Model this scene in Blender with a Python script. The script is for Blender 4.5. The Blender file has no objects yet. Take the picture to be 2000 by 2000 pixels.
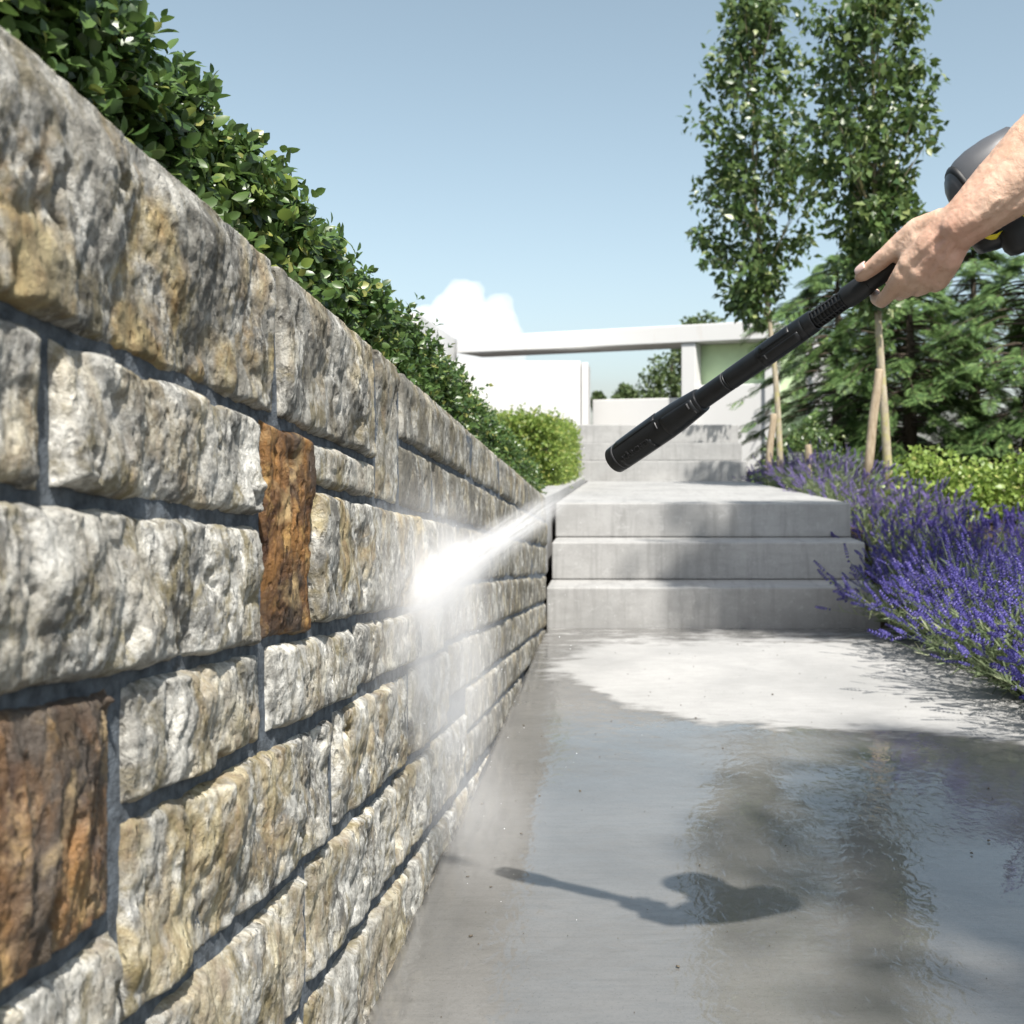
import bpy, bmesh, math, random
import numpy as np
from mathutils import Vector, Matrix, Euler

random.seed(7)
rng = np.random.default_rng(7)
R = math.radians
scene = bpy.context.scene
COL = scene.collection

# ------------------------------------------------------------------ camera, sky, sun, exposure
F = 2000.0            # focal length in pixels of a 2000 px wide frame
H = 0.729             # eye height above the lower path
VX, VY = 1222.0, 890.0  # principal point of the shifted lens

cam_d = bpy.data.cameras.new('camera')
cam = bpy.data.objects.new('camera', cam_d)
COL.objects.link(cam)
cam.location = (0, 0, H)
cam.rotation_euler = (R(90), 0, 0)
cam_d.sensor_width = 36
cam_d.lens = 36 * F / 2000
cam_d.shift_x = (1000 - VX) / 2000
cam_d.shift_y = (VY - 1000) / 2000
cam_d.clip_start = 0.05
cam_d.clip_end = 3000
cam_d.dof.use_dof = True
cam_d.dof.focus_distance = 1.28
cam_d.dof.aperture_fstop = 10.0
scene.camera = cam

SUN = Vector((0.23, -0.51, 0.83)).normalized()   # towards the sun
sun_el = math.asin(SUN.z)
sun_az = math.atan2(SUN.x, SUN.y)                # from +Y, clockwise seen from above

world = bpy.data.worlds.new('World')
scene.world = world
world.use_nodes = True
wn = world.node_tree
wn.nodes.clear()
w_out = wn.nodes.new('ShaderNodeOutputWorld')
w_bg = wn.nodes.new('ShaderNodeBackground')
w_sky = wn.nodes.new('ShaderNodeTexSky')
w_sky.sky_type = 'NISHITA'
w_sky.sun_disc = False
w_sky.sun_elevation = sun_el
w_sky.sun_rotation = sun_az
w_sky.air_density = 1.0
w_sky.dust_density = 2.0
w_sky.ozone_density = 1.2
w_hsv = wn.nodes.new('ShaderNodeHueSaturation')
w_hsv.inputs['Saturation'].default_value = 0.70
w_hsv.inputs['Hue'].default_value = 0.475
w_bg.inputs['Strength'].default_value = 0.106
wn.links.new(w_sky.outputs[0], w_hsv.inputs['Color'])
wn.links.new(w_hsv.outputs[0], w_bg.inputs['Color'])
wn.links.new(w_bg.outputs[0], w_out.inputs['Surface'])

sun_d = bpy.data.lights.new('sun', 'SUN')
sun_d.energy = 5.0
sun_d.angle = R(0.7)
sun_d.color = (1.0, 0.955, 0.89)
sun = bpy.data.objects.new('sun', sun_d)
COL.objects.link(sun)
sun.rotation_euler = SUN.to_track_quat('Z', 'Y').to_euler()

vs = scene.view_settings
vs.view_transform = 'Standard'
vs.look = 'None'
vs.exposure = 0.80
vs.gamma = 1.0
vs.use_curve_mapping = False
scene.render.film_transparent = False
cy = scene.cycles
cy.max_bounces = 8
cy.diffuse_bounces = 3
cy.glossy_bounces = 3
cy.transmission_bounces = 4
cy.transparent_max_bounces = 8
cy.volume_bounces = 4
cy.use_denoising = True
cy.caustics_reflective = False
cy.caustics_refractive = False


def P(px, py, Y):
    """photograph pixel at depth Y -> point in the place (metres)"""
    return Vector(((px - VX) * Y / F, Y, H - (py - VY) * Y / F))


# ------------------------------------------------------------------ object helpers
def tag(o, label=None, cat=None, group=None, kind=None):
    if label: o['label'] = label
    if cat: o['category'] = cat
    if group: o['group'] = group
    if kind: o['kind'] = kind
    return o


def link(name, me, mat=None, parent=None, loc=None):
    o = bpy.data.objects.new(name, me)
    COL.objects.link(o)
    if mat is not None and me is not None and len(me.materials) == 0:
        me.materials.append(mat)
    if parent is not None:
        o.parent = parent
    if loc is not None:
        o.location = loc
    return o


def empty(name, loc=(0, 0, 0), label=None, cat=None, group=None, kind=None):
    o = bpy.data.objects.new(name, None)
    o.empty_display_size = 0.1
    COL.objects.link(o)
    o.location = loc
    return tag(o, label, cat, group, kind)


def mesh_np(name, V, Fc, smooth=False):
    """V (n,3); Fc: list of (m,k) int arrays or one array"""
    V = np.asarray(V, dtype=np.float32)
    if not isinstance(Fc, (list, tuple)):
        Fc = [Fc]
    me = bpy.data.meshes.new(name)
    me.vertices.add(len(V))
    me.vertices.foreach_set('co', V.ravel())
    loops = np.concatenate([np.asarray(f, dtype=np.int32).ravel() for f in Fc])
    tot = np.concatenate([np.full(len(f), np.asarray(f).shape[1], dtype=np.int32) for f in Fc])
    start = np.concatenate([[0], np.cumsum(tot)[:-1]]).astype(np.int32)
    me.loops.add(len(loops))
    me.loops.foreach_set('vertex_index', loops)
    me.polygons.add(len(tot))
    me.polygons.foreach_set('loop_start', start)
    me.polygons.foreach_set('loop_total', tot)
    if smooth:
        me.polygons.foreach_set('use_smooth', np.ones(len(tot), dtype=bool))
    me.update(calc_edges=True)
    me.validate()
    return me


def instances(T, faces, M, O):
    """template verts T (k,3), faces (m,n), rotations*scale M (N,3,3), origins O (N,3)"""
    T = np.asarray(T, float)
    V = np.einsum('nij,kj->nki', M, T) + O[:, None, :]
    N, k = V.shape[:2]
    Fs = []
    for f in (faces if isinstance(faces, list) else [faces]):
        f = np.asarray(f, int)
        Fs.append((f[None] + (np.arange(N) * k)[:, None, None]).reshape(-1, f.shape[1]))
    return V.reshape(-1, 3), Fs


class Geo:
    """collects arrays and bmesh-like primitives into one mesh"""
    def __init__(s):
        s.v = []; s.f = {}; s.n = 0
    def add(s, V, Fs):
        V = np.asarray(V, float)
        for f in (Fs if isinstance(Fs, list) else [Fs]):
            f = np.asarray(f, int)
            if len(f):
                s.f.setdefault(f.shape[1], []).append(f + s.n)
        s.v.append(V); s.n += len(V)
    def tube(s, pts, rad, seg=8, cap=True):
        pts = [Vector(p) for p in pts]
        n = len(pts)
        rad = [rad] * n if not hasattr(rad, '__len__') else list(rad)
        V = []; prev = None
        for i, p in enumerate(pts):
            d = (pts[min(i + 1, n - 1)] - pts[max(i - 1, 0)]).normalized()
            if prev is None:
                a = d.orthogonal().normalized()
            else:
                a = (prev - d * prev.dot(d)).normalized()
            prev = a
            b = d.cross(a)
            for k in range(seg):
                t = 2 * math.pi * k / seg
                V.append(p + (a * math.cos(t) + b * math.sin(t)) * rad[i])
        q = []
        for i in range(n - 1):
            for k in range(seg):
                k2 = (k + 1) % seg
                q.append((i * seg + k, i * seg + k2, (i + 1) * seg + k2, (i + 1) * seg + k))
        Fs = [np.array(q)]
        if cap:
            V.append(pts[0]); V.append(pts[-1])
            c0, c1 = n * seg, n * seg + 1
            Fs.append(np.array([(c0, (k + 1) % seg, k) for k in range(seg)] +
                               [(c1, (n - 1) * seg + k, (n - 1) * seg + (k + 1) % seg) for k in range(seg)]))
        s.add(np.array([tuple(v) for v in V]), Fs)
    def box(s, x0, x1, y0, y1, z0, z1):
        V = [(x, y, z) for x in (x0, x1) for y in (y0, y1) for z in (z0, z1)]
        s.add(V, np.array([(0, 1, 3, 2), (4, 6, 7, 5), (0, 4, 5, 1), (2, 3, 7, 6), (0, 2, 6, 4), (1, 5, 7, 3)]))
    def mesh(s, name, smooth=False):
        return mesh_np(name, np.concatenate(s.v), [np.concatenate(v) for v in s.f.values()], smooth)


def bevel_box(name, x0, x1, y0, y1, z0, z1, bev=0.006, seg=2):
    bm = bmesh.new()
    bmesh.ops.create_cube(bm, size=1)
    for v in bm.verts:
        v.co = Vector(((x0 + x1) / 2 + v.co.x * (x1 - x0), (y0 + y1) / 2 + v.co.y * (y1 - y0), (z0 + z1) / 2 + v.co.z * (z1 - z0)))
    bmesh.ops.bevel(bm, geom=bm.edges[:], offset=bev, segments=seg, affect='EDGES', profile=0.5)
    me = bpy.data.meshes.new(name)
    bm.to_mesh(me); bm.free()
    return me


# ------------------------------------------------------------------ noise
def _h(ix, iy, iz, seed):
    n = (ix.astype(np.int64) * 374761393 + iy.astype(np.int64) * 668265263 + iz.astype(np.int64) * 2147483647 + seed * 974634777) & 0xFFFFFFFF
    n = ((n ^ (n >> 13)) * 1274126177) & 0xFFFFFFFF
    n = ((n ^ (n >> 16)) * 2246822519) & 0xFFFFFFFF
    return ((n ^ (n >> 15)) & 0xFFFFFF) / float(0xFFFFFF)


def vn2(x, y, seed=0):
    x = np.asarray(x, float); y = np.asarray(y, float)
    ix = np.floor(x); iy = np.floor(y)
    fx = x - ix; fy = y - iy
    fx = fx * fx * fx * (fx * (fx * 6 - 15) + 10); fy = fy * fy * fy * (fy * (fy * 6 - 15) + 10)
    z = np.zeros_like(ix)
    a = _h(ix, iy, z, seed); b = _h(ix + 1, iy, z, seed); c = _h(ix, iy + 1, z, seed); d = _h(ix + 1, iy + 1, z, seed)
    return (a + (b - a) * fx + (c - a) * fy + (a - b - c + d) * fx * fy) * 2 - 1


def vn3(x, y, z, seed=0):
    ix = np.floor(x); iy = np.floor(y); iz = np.floor(z)
    fx = x - ix; fy = y - iy; fz = z - iz
    fx, fy, fz = [f * f * (3 - 2 * f) for f in (fx, fy, fz)]
    def L(a, b, t): return a + (b - a) * t
    c = [[[_h(ix + i, iy + j, iz + k, seed) for k in (0, 1)] for j in (0, 1)] for i in (0, 1)]
    r = L(L(L(c[0][0][0], c[1][0][0], fx), L(c[0][1][0], c[1][1][0], fx), fy),
          L(L(c[0][0][1], c[1][0][1], fx), L(c[0][1][1], c[1][1][1], fx), fy), fz)
    return r * 2 - 1


def fbm2(x, y, o=5, seed=0, gain=0.5, ridge=False):
    s = 0; a = 1; t = 0; c, sn = 0.8, 0.6
    for i in range(o):
        n = vn2(x, y, seed + i * 17)
        if ridge:
            n = 1 - 2 * np.abs(n)
        s = s + a * n; t += a; a *= gain
        x, y = (x * c - y * sn) * 2.03 + 5.1, (x * sn + y * c) * 2.03 + 1.7
    return s / t


def fbm3(p, o=4, seed=0, gain=0.5):
    s = 0; a = 1; t = 0
    for i in range(o):
        s = s + a * vn3(p[:, 0], p[:, 1], p[:, 2], seed + i * 13); t += a; a *= gain
        p = p * 2.03 + 3.3
    return s / t


def facets(x, y, seed=0):
    """broken-rock facets: upper envelope of randomly tilted chips, meeting in creases"""
    ix = np.floor(x); iy = np.floor(y); z0 = np.zeros_like(ix)
    hgt = np.full(x.shape, -9.0)
    for dx in (-1, 0, 1):
        for dy in (-1, 0, 1):
            cx = ix + dx; cy_ = iy + dy
            ex = x - (cx + 0.15 + 0.7 * _h(cx, cy_, z0, seed + 1)); ey = y - (cy_ + 0.15 + 0.7 * _h(cx, cy_, z0, seed + 2))
            tx = _h(cx, cy_, z0, seed + 3) * 2 - 1; ty = _h(cx, cy_, z0, seed + 4) * 2 - 1; h0 = _h(cx, cy_, z0, seed + 5) * 2 - 1
            d2 = ex * ex + ey * ey
            hh = 0.45 * h0 + 0.85 * tx * ex + 0.75 * ty * ey - 0.75 * d2
            hgt = np.maximum(hgt, hh)
    return hgt


def smooth(a, b, x):
    t = np.clip((x - a) / (b - a), 0, 1)
    return t * t * (3 - 2 * t)


# ------------------------------------------------------------------ materials
class NT:
    def __init__(s, name):
        s.m = bpy.data.materials.new(name)
        s.m.use_nodes = True
        s.t = s.m.node_tree
        s.t.nodes.clear()
        s.out = s.t.nodes.new('ShaderNodeOutputMaterial')
    def n(s, typ, **kw):
        nd = s.t.nodes.new(typ)
        for k, v in kw.items():
            if k.startswith('i_'):
                nd.inputs[k[2:].replace('_', ' ')].default_value = v
            else:
                setattr(nd, k, v)
        return nd
    def l(s, a, b):
        s.t.links.new(a, b)
    def val(s, sock, v):
        if hasattr(v, 'is_output'):
            s.l(v, sock)
        else:
            sock.default_value = v
    def math(s, op, a, b=0.0, c=0.0, clamp=False):
        nd = s.n('ShaderNodeMath', operation=op, use_clamp=clamp)
        for i, v in enumerate((a, b, c)):
            s.val(nd.inputs[i], v)
        return nd.outputs[0]
    def mix(s, fac, a, b, blend='MIX'):
        nd = s.n('ShaderNodeMix', data_type='RGBA', blend_type=blend)
        s.val(nd.inputs[0], fac)
        for i, v in ((6, a), (7, b)):
            s.val(nd.inputs[i], (*v, 1) if isinstance(v, tuple) and len(v) == 3 else v)
        return nd.outputs[2]
    def ramp(s, x, stops):
        nd = s.n('ShaderNodeValToRGB')
        cr = nd.color_ramp
        while len(cr.elements) < len(stops):
            cr.elements.new(0.5)
        for e, (p, c) in zip(cr.elements, stops):
            e.position = p
            e.color = (c, c, c, 1) if not isinstance(c, tuple) else (*c, 1)
        s.l(x, nd.inputs[0])
        return nd.outputs[0]
    def noise(s, vec, scale, detail=4, rough=0.55, dist=0.0):
        nd = s.n('ShaderNodeTexNoise')
        if vec is not None: s.l(vec, nd.inputs['Vector'])
        nd.inputs['Scale'].default_value = scale
        nd.inputs['Detail'].default_value = detail
        nd.inputs['Roughness'].default_value = rough
        nd.inputs['Distortion'].default_value = dist
        return nd.outputs[0]
    def mapping(s, vec, scale=(1, 1, 1), loc=(0, 0, 0), rot=(0, 0, 0)):
        nd = s.n('ShaderNodeMapping')
        s.l(vec, nd.inputs[0])
        nd.inputs['Scale'].default_value = scale
        s.val(nd.inputs['Location'], loc)
        nd.inputs['Rotation'].default_value = rot
        return nd.outputs[0]
    def bump(s, h, strength=0.5, dist=0.01, normal=None):
        nd = s.n('ShaderNodeBump')
        s.val(nd.inputs['Strength'], strength)
        nd.inputs['Distance'].default_value = dist
        s.l(h, nd.inputs['Height'])
        if normal is not None: s.l(normal, nd.inputs['Normal'])
        return nd.outputs[0]
    def pbsdf(s, color=(0.5, 0.5, 0.5), rough=0.6, spec=0.5, normal=None, **kw):
        nd = s.n('ShaderNodeBsdfPrincipled')
        s.val(nd.inputs['Base Color'], (*color, 1) if isinstance(color, tuple) and len(color) == 3 else color)
        s.val(nd.inputs['Roughness'], rough)
        s.val(nd.inputs['Specular IOR Level'], spec)
        if normal is not None: s.l(normal, nd.inputs['Normal'])
        for k, v in kw.items():
            s.val(nd.inputs[k.replace('_', ' ')], v)
        return nd
    def done(s, sh):
        s.l(sh, s.out.inputs['Surface'])
        return s.m


def tex_obj(t):
    return t.n('ShaderNodeTexCoord').outputs['Object']


def mat_stone():
    t = NT('limestone')
    oi = t.n('ShaderNodeObjectInfo')
    co = tex_obj(t)
    off = t.n('ShaderNodeVectorMath', operation='ADD')
    sc = t.n('ShaderNodeVectorMath', operation='SCALE')
    t.l(oi.outputs['Random'], sc.inputs[0]); sc.inputs['Scale'].default_value = 17.0
    t.l(co, off.inputs[0]); t.l(sc.outputs[0], off.inputs[1])
    v = off.outputs[0]
    sep = t.n('ShaderNodeSeparateColor')
    t.l(oi.outputs['Color'], sep.inputs[0])
    ochre, dirt, rust = sep.outputs[0], sep.outputs[1], sep.outputs[2]
    vs_ = t.mapping(v, (1, 0.85, 0.75))
    n1 = t.noise(vs_, 14, 6, 0.62, 0.4)
    n2 = t.noise(t.mapping(v, (1, 1, 0.6), (3, 1, 7)), 34, 6, 0.7, 0.3)
    n3 = t.noise(t.mapping(v, (1, 1.2, 0.8), (9, 4, 2)), 9, 5, 0.6, 0.8)
    n4 = t.noise(t.mapping(v, (1, 1.3, 0.9), (1, 8, 5)), 120, 5, 0.75)
    n5 = t.noise(t.mapping(v, (1, 0.6, 0.6), (5, 3, 9)), 22, 6, 0.65, 0.6)
    base = t.mix(t.ramp(n1, [(0.40, 0), (0.58, 1)]), (0.135, 0.135, 0.128), (0.47, 0.46, 0.42))
    base = t.mix(t.ramp(n2, [(0.48, 0), (0.60, 1)]), base, (0.70, 0.69, 0.64))
    base = t.mix(t.math('MULTIPLY', t.ramp(n4, [(0.50, 0), (0.58, 1)]), 0.55), base, (0.17, 0.165, 0.14))
    base = t.mix(t.math('MULTIPLY', t.ramp(t.noise(t.mapping(v, (1, 1.1, 0.8), (4, 9, 3)), 75, 7, 0.72, 0.3), [(0.52, 0), (0.62, 1)]), 0.6), base, (0.78, 0.765, 0.70))
    # ochre and lichen veins
    oc = t.math('MULTIPLY', t.ramp(n3, [(0.48, 0), (0.60, 1)]), ochre, clamp=True)
    occ = t.mix(t.ramp(n2, [(0.35, 0), (0.65, 1)]), (0.25, 0.155, 0.06), (0.62, 0.53, 0.30))
    base = t.mix(oc, base, occ)
    ol = t.math('MULTIPLY', t.ramp(t.noise(t.mapping(v, (1, 1.1, 0.8), (11, 3, 6)), 17, 7, 0.72, 0.5), [(0.52, 0), (0.62, 1)]), 0.75)
    base = t.mix(ol, base, (0.20, 0.165, 0.075))
    # dark weathering
    base = t.mix(t.math('MULTIPLY', t.math('POWER', dirt, 2.0), 0.55), base, t.mix(1.0, base, (0.42, 0.405, 0.37), 'MULTIPLY'))
    dk = t.math('MULTIPLY', t.ramp(n5, [(0.44, 0), (0.58, 1)]), dirt, clamp=True)
    base = t.mix(t.math('MULTIPLY', dk, 0.85), base, t.mix(n1, (0.058, 0.053, 0.042), (0.15, 0.137, 0.105)))
    # iron stone
    ru = t.mix(t.ramp(n5, [(0.38, 0), (0.62, 1)]), (0.05, 0.022, 0.010), (0.27, 0.135, 0.04))
    ru = t.mix(t.ramp(n2, [(0.52, 0), (0.70, 1)]), ru, (0.50, 0.31, 0.11))
    ru = t.mix(t.ramp(n3, [(0.50, 0), (0.62, 1)]), ru, (0.060, 0.040, 0.026))
    ru = t.mix(t.math('MULTIPLY', t.ramp(n1, [(0.54, 0), (0.66, 1)]), 0.7), ru, (0.55, 0.40, 0.20))
    base = t.mix(rust, base, ru)
    n6 = t.noise(t.mapping(v, (1, 1.1, 0.8), (2, 6, 1)), 420, 4, 0.75)
    n7 = t.noise(t.mapping(v, (1, 1.2, 0.7), (6, 2, 8)), 60, 8, 0.78, 0.2)
    hgt = t.math('ADD', t.math('MULTIPLY', n7, 0.4), t.math('ADD', t.math('MULTIPLY', n4, 0.45), t.math('MULTIPLY', n6, 0.28)))
    # small pits
    vo = t.n('ShaderNodeTexVoronoi')
    t.l(t.mapping(v, (1, 1.2, 0.6)), vo.inputs['Vector']); vo.inputs['Scale'].default_value = 95
    pit = t.math('MULTIPLY', t.ramp(vo.outputs['Distance'], [(0.10, 0), (0.32, 1)]), 1)
    pitm = t.ramp(n1, [(0.45, 0), (0.6, 1)])
    pit = t.math('MAXIMUM', pit, pitm)
    hgt = t.math('ADD', hgt, t.math('MULTIPLY', pit, 0.5))
    bm = t.bump(hgt, 1.0, 0.0065)
    rg = t.math('SUBTRACT', 0.85, t.math('MULTIPLY', rust, 0.35))
    return t.done(t.pbsdf(base, rg, 0.35, bm).outputs[0])


def mat_simple(name, col, rough=0.6, spec=0.5, var=0.0, scale=20, bump=0.0, bscale=None, bdist=0.003, col2=None, **kw):
    t = NT(name)
    v = tex_obj(t)
    c = col
    nrm = None
    if var or col2:
        n = t.noise(v, scale, 5, 0.6)
        c2 = col2 or tuple(min(1, x * (1 + var)) for x in col)
        c1 = tuple(x * (1 - var) for x in col) if not col2 else col
        c = t.mix(t.ramp(n, [(0.35, 0), (0.65, 1)]), c1, c2)
    if bump:
        nrm = t.bump(t.noise(v, bscale or scale, 6, 0.65), bump, bdist)
    return t.done(t.pbsdf(c, rough, spec, nrm, **kw).outputs[0])


def mat_leaf(name, c1, c2, c3=None, rough=0.42, spec=0.45, trans=0.3, tcol=None):
    t = NT(name)
    g = t.n('ShaderNodeNewGeometry')
    r = g.outputs['Random Per Island']
    c = t.mix(t.ramp(r, [(0.0, 0), (1.0, 1)]), c1, c2)
    if c3:
        c = t.mix(t.ramp(r, [(0.86, 0), (0.97, 1)]), c, c3)
    p = t.pbsdf(c, rough, spec)
    tr = t.n('ShaderNodeBsdfTranslucent')
    t.l(t.mix(0.5, c, tcol or tuple(min(1, x * 1.9) for x in c2)), tr.inputs[0])
    mx = t.n('ShaderNodeMixShader')
    mx.inputs[0].default_value = trans
    t.l(p.outputs[0], mx.inputs[1]); t.l(tr.outputs[0], mx.inputs[2])
    return t.done(mx.outputs[0])


def mat_concrete(name, wet=False, base=0.56):
    t = NT(name)
    co = t.n('ShaderNodeNewGeometry').outputs['Position']
    n1 = t.noise(co, 2.3, 6, 0.6, 0.3)
    n2 = t.noise(t.mapping(co, (1, 3, 1)), 14, 6, 0.65)
    n3 = t.noise(co, 160, 4, 0.7)
    n4 = t.noise(t.mapping(co, (2.0, 22, 8), (3, 3, 3)), 5, 5, 0.6)
    b = base
    c = t.mix(t.ramp(n1, [(0.35, 0), (0.65, 1)]), (b * .82, b * .82, b * .80), (b * 1.08, b * 1.07, b * 1.04))
    c = t.mix(t.math('MULTIPLY', t.ramp(n2, [(0.45, 0), (0.7, 1)]), 0.35), c, (b * .70, b * .69, b * .66))
    c = t.mix(t.math('MULTIPLY', t.ramp(n3, [(0.52, 0), (0.72, 1)]), 0.35), c, (b * .55, b * .55, b * .54))
    c = t.mix(t.math('MULTIPLY', t.ramp(n4, [(0.5, 0), (0.72, 1)]), 0.32), c, (b * .6, b * .6, b * .58))
    c = t.mix(t.math('MULTIPLY', t.ramp(t.noise(t.mapping(co, (1, 1, 1), (2, 7, 4)), 330, 3, 0.6), [(0.64, 0), (0.70, 1)]), 0.6), c, (b * .35, b * .34, b * .33))
    if not wet:
        n5 = t.noise(t.mapping(co, (9, 1.2, 0.8), (1, 5, 2)), 2.6, 6, 0.7, 0.4)
        c = t.mix(t.math('MULTIPLY', t.ramp(n5, [(0.5, 0), (0.66, 1)]), 0.38), c, (b * .5, b * .495, b * .48))
        c = t.mix(t.math('MULTIPLY', t.ramp(t.noise(t.mapping(co, (1, 1, 1), (8, 8, 8)), 30, 6, 0.75), [(0.56, 0), (0.64, 1)]), 0.4), c, (b * 1.25, b * 1.25, b * 1.22))
    hg = t.math('ADD', t.math('MULTIPLY', n3, 0.5), t.math('MULTIPLY', n2, 0.6))
    bm = t.bump(hg, 0.35, 0.004)
    if not wet:
        return t.done(t.pbsdf(c, 0.85, 0.3, bm).outputs[0])
    at = t.n('ShaderNodeAttribute', attribute_name='wet')
    edge = t.math('MULTIPLY', t.math('SUBTRACT', t.noise(t.mapping(co, (1, 2.2, 1)), 7, 7, 0.68), 0.5), 0.55)
    w = t.ramp(t.math('ADD', at.outputs['Fac'], edge), [(0.44, 0), (0.52, 1)])
    damp = t.ramp(t.math('ADD', at.outputs['Fac'], t.math('MULTIPLY', edge, 1.2)), [(0.36, 0), (0.50, 1)])
    c = t.mix(damp, c, t.mix(1.0, c, (0.40, 0.395, 0.385), 'MULTIPLY'))
    film = t.ramp(t.noise(t.mapping(co, (1, 1.6, 1), (7, 2, 0)), 1.9, 4, 0.55, 0.5), [(0.40, 0.0), (0.56, 1)])
    rip = t.noise(t.mapping(co, (1.3, 0.9, 1)), 30, 2, 0.5, 0.8)
    rip2 = t.noise(t.mapping(co, (0.9, 1.3, 1), (2, 9, 0)), 11, 2, 0.5)
    rh = t.math('ADD', t.math('MULTIPLY', rip, 0.75), t.math('MULTIPLY', rip2, 0.8))
    cn = t.bump(rh, t.math('SUBTRACT', 0.30, t.math('MULTIPLY', film, 0.19)), 0.006)
    cn2 = t.bump(n3, t.math('SUBTRACT', 0.030, t.math('MULTIPLY', film, 0.028)), 0.004, cn)
    p = t.pbsdf(c, 0.85, 0.3, bm)
    t.l(t.math('MULTIPLY', w, t.math('ADD', 0.75, t.math('MULTIPLY', film, 0.25))), p.inputs['Coat Weight'])
    t.l(t.math('SUBTRACT', 0.06, t.math('MULTIPLY', film, 0.045)), p.inputs['Coat Roughness'])
    p.inputs['Coat IOR'].default_value = 2.0
    t.l(cn2, p.inputs['Coat Normal'])
    return t.done(p.outputs[0])


def mat_render_white(name, streak=True, col=(0.60, 0.60, 0.59)):
    t = NT(name)
    co = t.n('ShaderNodeNewGeometry').outputs['Position']
    n1 = t.noise(t.mapping(co, (5, 5, 0.7)), 1.4, 6, 0.7)
    n2 = t.noise(co, 3, 5, 0.6)
    c = t.mix(t.math('MULTIPLY', t.ramp(n1, [(0.53, 0), (0.72, 1)]), 0.55 if streak else 0.1), col, (0.52, 0.47, 0.42))
    c = t.mix(t.math('MULTIPLY', t.ramp(n2, [(0.4, 0), (0.7, 1)]), 0.15), c, (0.66, 0.66, 0.65))
    return t.done(t.pbsdf(c, 0.8, 0.3, t.bump(t.noise(co, 60, 4, 0.6), 0.15, 0.004)).outputs[0])


def mat_bark(name, c1, c2, c3=None):
    t = NT(name)
    v = tex_obj(t)
    n = t.noise(t.mapping(v, (1, 1, 0.25)), 45, 6, 0.65)
    c = t.mix(t.ramp(n, [(0.35, 0), (0.65, 1)]), c1, c2)
    if c3:
        c = t.mix(t.math('MULTIPLY', t.ramp(t.noise(v, 9, 5, 0.65), [(0.5, 0), (0.62, 1)]), 0.7), c, c3)
    return t.done(t.pbsdf(c, 0.85, 0.2, t.bump(n, 0.6, 0.006)).outputs[0])


def mat_skin():
    t = NT('skin')
    v = tex_obj(t)
    n1 = t.noise(v, 22, 5, 0.6, 0.3)
    n2 = t.noise(t.mapping(v, (1, 1, 1)), 150, 4, 0.7)
    n3 = t.noise(t.mapping(v, (1.0, 1.0, 1.0), (4, 4, 4)), 9, 3, 0.5)
    c = t.mix(t.ramp(n1, [(0.35, 0), (0.65, 1)]), (0.55, 0.34, 0.235), (0.68, 0.475, 0.355))
    c = t.mix(t.math('MULTIPLY', t.ramp(n3, [(0.5, 0), (0.68, 1)]), 0.4), c, (0.55, 0.25, 0.18))
    c = t.mix(t.math('MULTIPLY', t.ramp(n2, [(0.52, 0), (0.70, 1)]), 0.30), c, (0.36, 0.18, 0.115))
    wr = t.noise(t.mapping(v, (1, 1, 1)), 75, 5, 0.65, 1.2)
    h = t.math('ADD', t.math('MULTIPLY', n2, 0.5), wr)
    bm = t.bump(h, 0.42, 0.0026)
    p = t.pbsdf(c, 0.5, 0.4, bm)
    p.inputs['Subsurface Weight'].default_value = 0.12
    p.inputs['Subsurface Radius'].default_value = (0.012, 0.005, 0.003)
    p.inputs['Subsurface Scale'].default_value = 0.5
    return t.done(p.outputs[0])


M = {}
M['stone'] = mat_stone()
M['mortar'] = mat_simple('slate_mortar', (0.115, 0.132, 0.150), 0.92, 0.2, 0.40, 70, 1.0, 260, 0.004)
M['path'] = mat_concrete('path_concrete', True, 0.345)
M['concrete'] = mat_concrete('step_concrete', False, 0.33)
M['white'] = mat_render_white('white_render')
M['white_plain'] = mat_render_white('white_render_clean', False)
M['green'] = mat_simple('pale_green_render', (0.60, 0.76, 0.48), 0.8, 0.2, 0.06, 4)
M['soil'] = mat_simple('garden_soil', (0.055, 0.042, 0.03), 0.95, 0.1, 0.4, 12, 0.8, 60, 0.02)
M['grass'] = mat_simple('lawn', (0.05, 0.085, 0.025), 0.9, 0.2, 0.4, 3, 0.6, 40, 0.02)
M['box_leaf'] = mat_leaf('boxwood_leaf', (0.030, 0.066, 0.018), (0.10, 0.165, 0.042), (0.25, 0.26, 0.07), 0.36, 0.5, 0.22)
M['box_leaf_sun'] = mat_leaf('sunlit_box_leaf', (0.10, 0.17, 0.03), (0.24, 0.31, 0.07), (0.40, 0.40, 0.12), 0.42, 0.45, 0.35)  # box leaf made paler and yellower, sunlight put into its colour
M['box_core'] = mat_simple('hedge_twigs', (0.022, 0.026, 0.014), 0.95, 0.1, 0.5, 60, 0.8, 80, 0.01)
M['twig'] = mat_simple('twig_bark', (0.11, 0.085, 0.05), 0.85, 0.2, 0.3, 40)
M['tree_leaf'] = mat_leaf('young_tree_leaf', (0.035, 0.075, 0.022), (0.12, 0.18, 0.055), (0.24, 0.28, 0.11), 0.38, 0.5, 0.25)
M['conifer'] = mat_leaf('conifer_needle', (0.04, 0.085, 0.026), (0.13, 0.21, 0.065), (0.22, 0.31, 0.10), 0.5, 0.35, 0.15)
M['shrub'] = mat_leaf('shrub_leaf', (0.13, 0.21, 0.035), (0.27, 0.35, 0.085), (0.42, 0.42, 0.14), 0.42, 0.45, 0.3)
M['far_leaf'] = mat_leaf('far_tree_leaf', (0.05, 0.085, 0.03), (0.12, 0.16, 0.06), None, 0.5, 0.3, 0.2)
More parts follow.
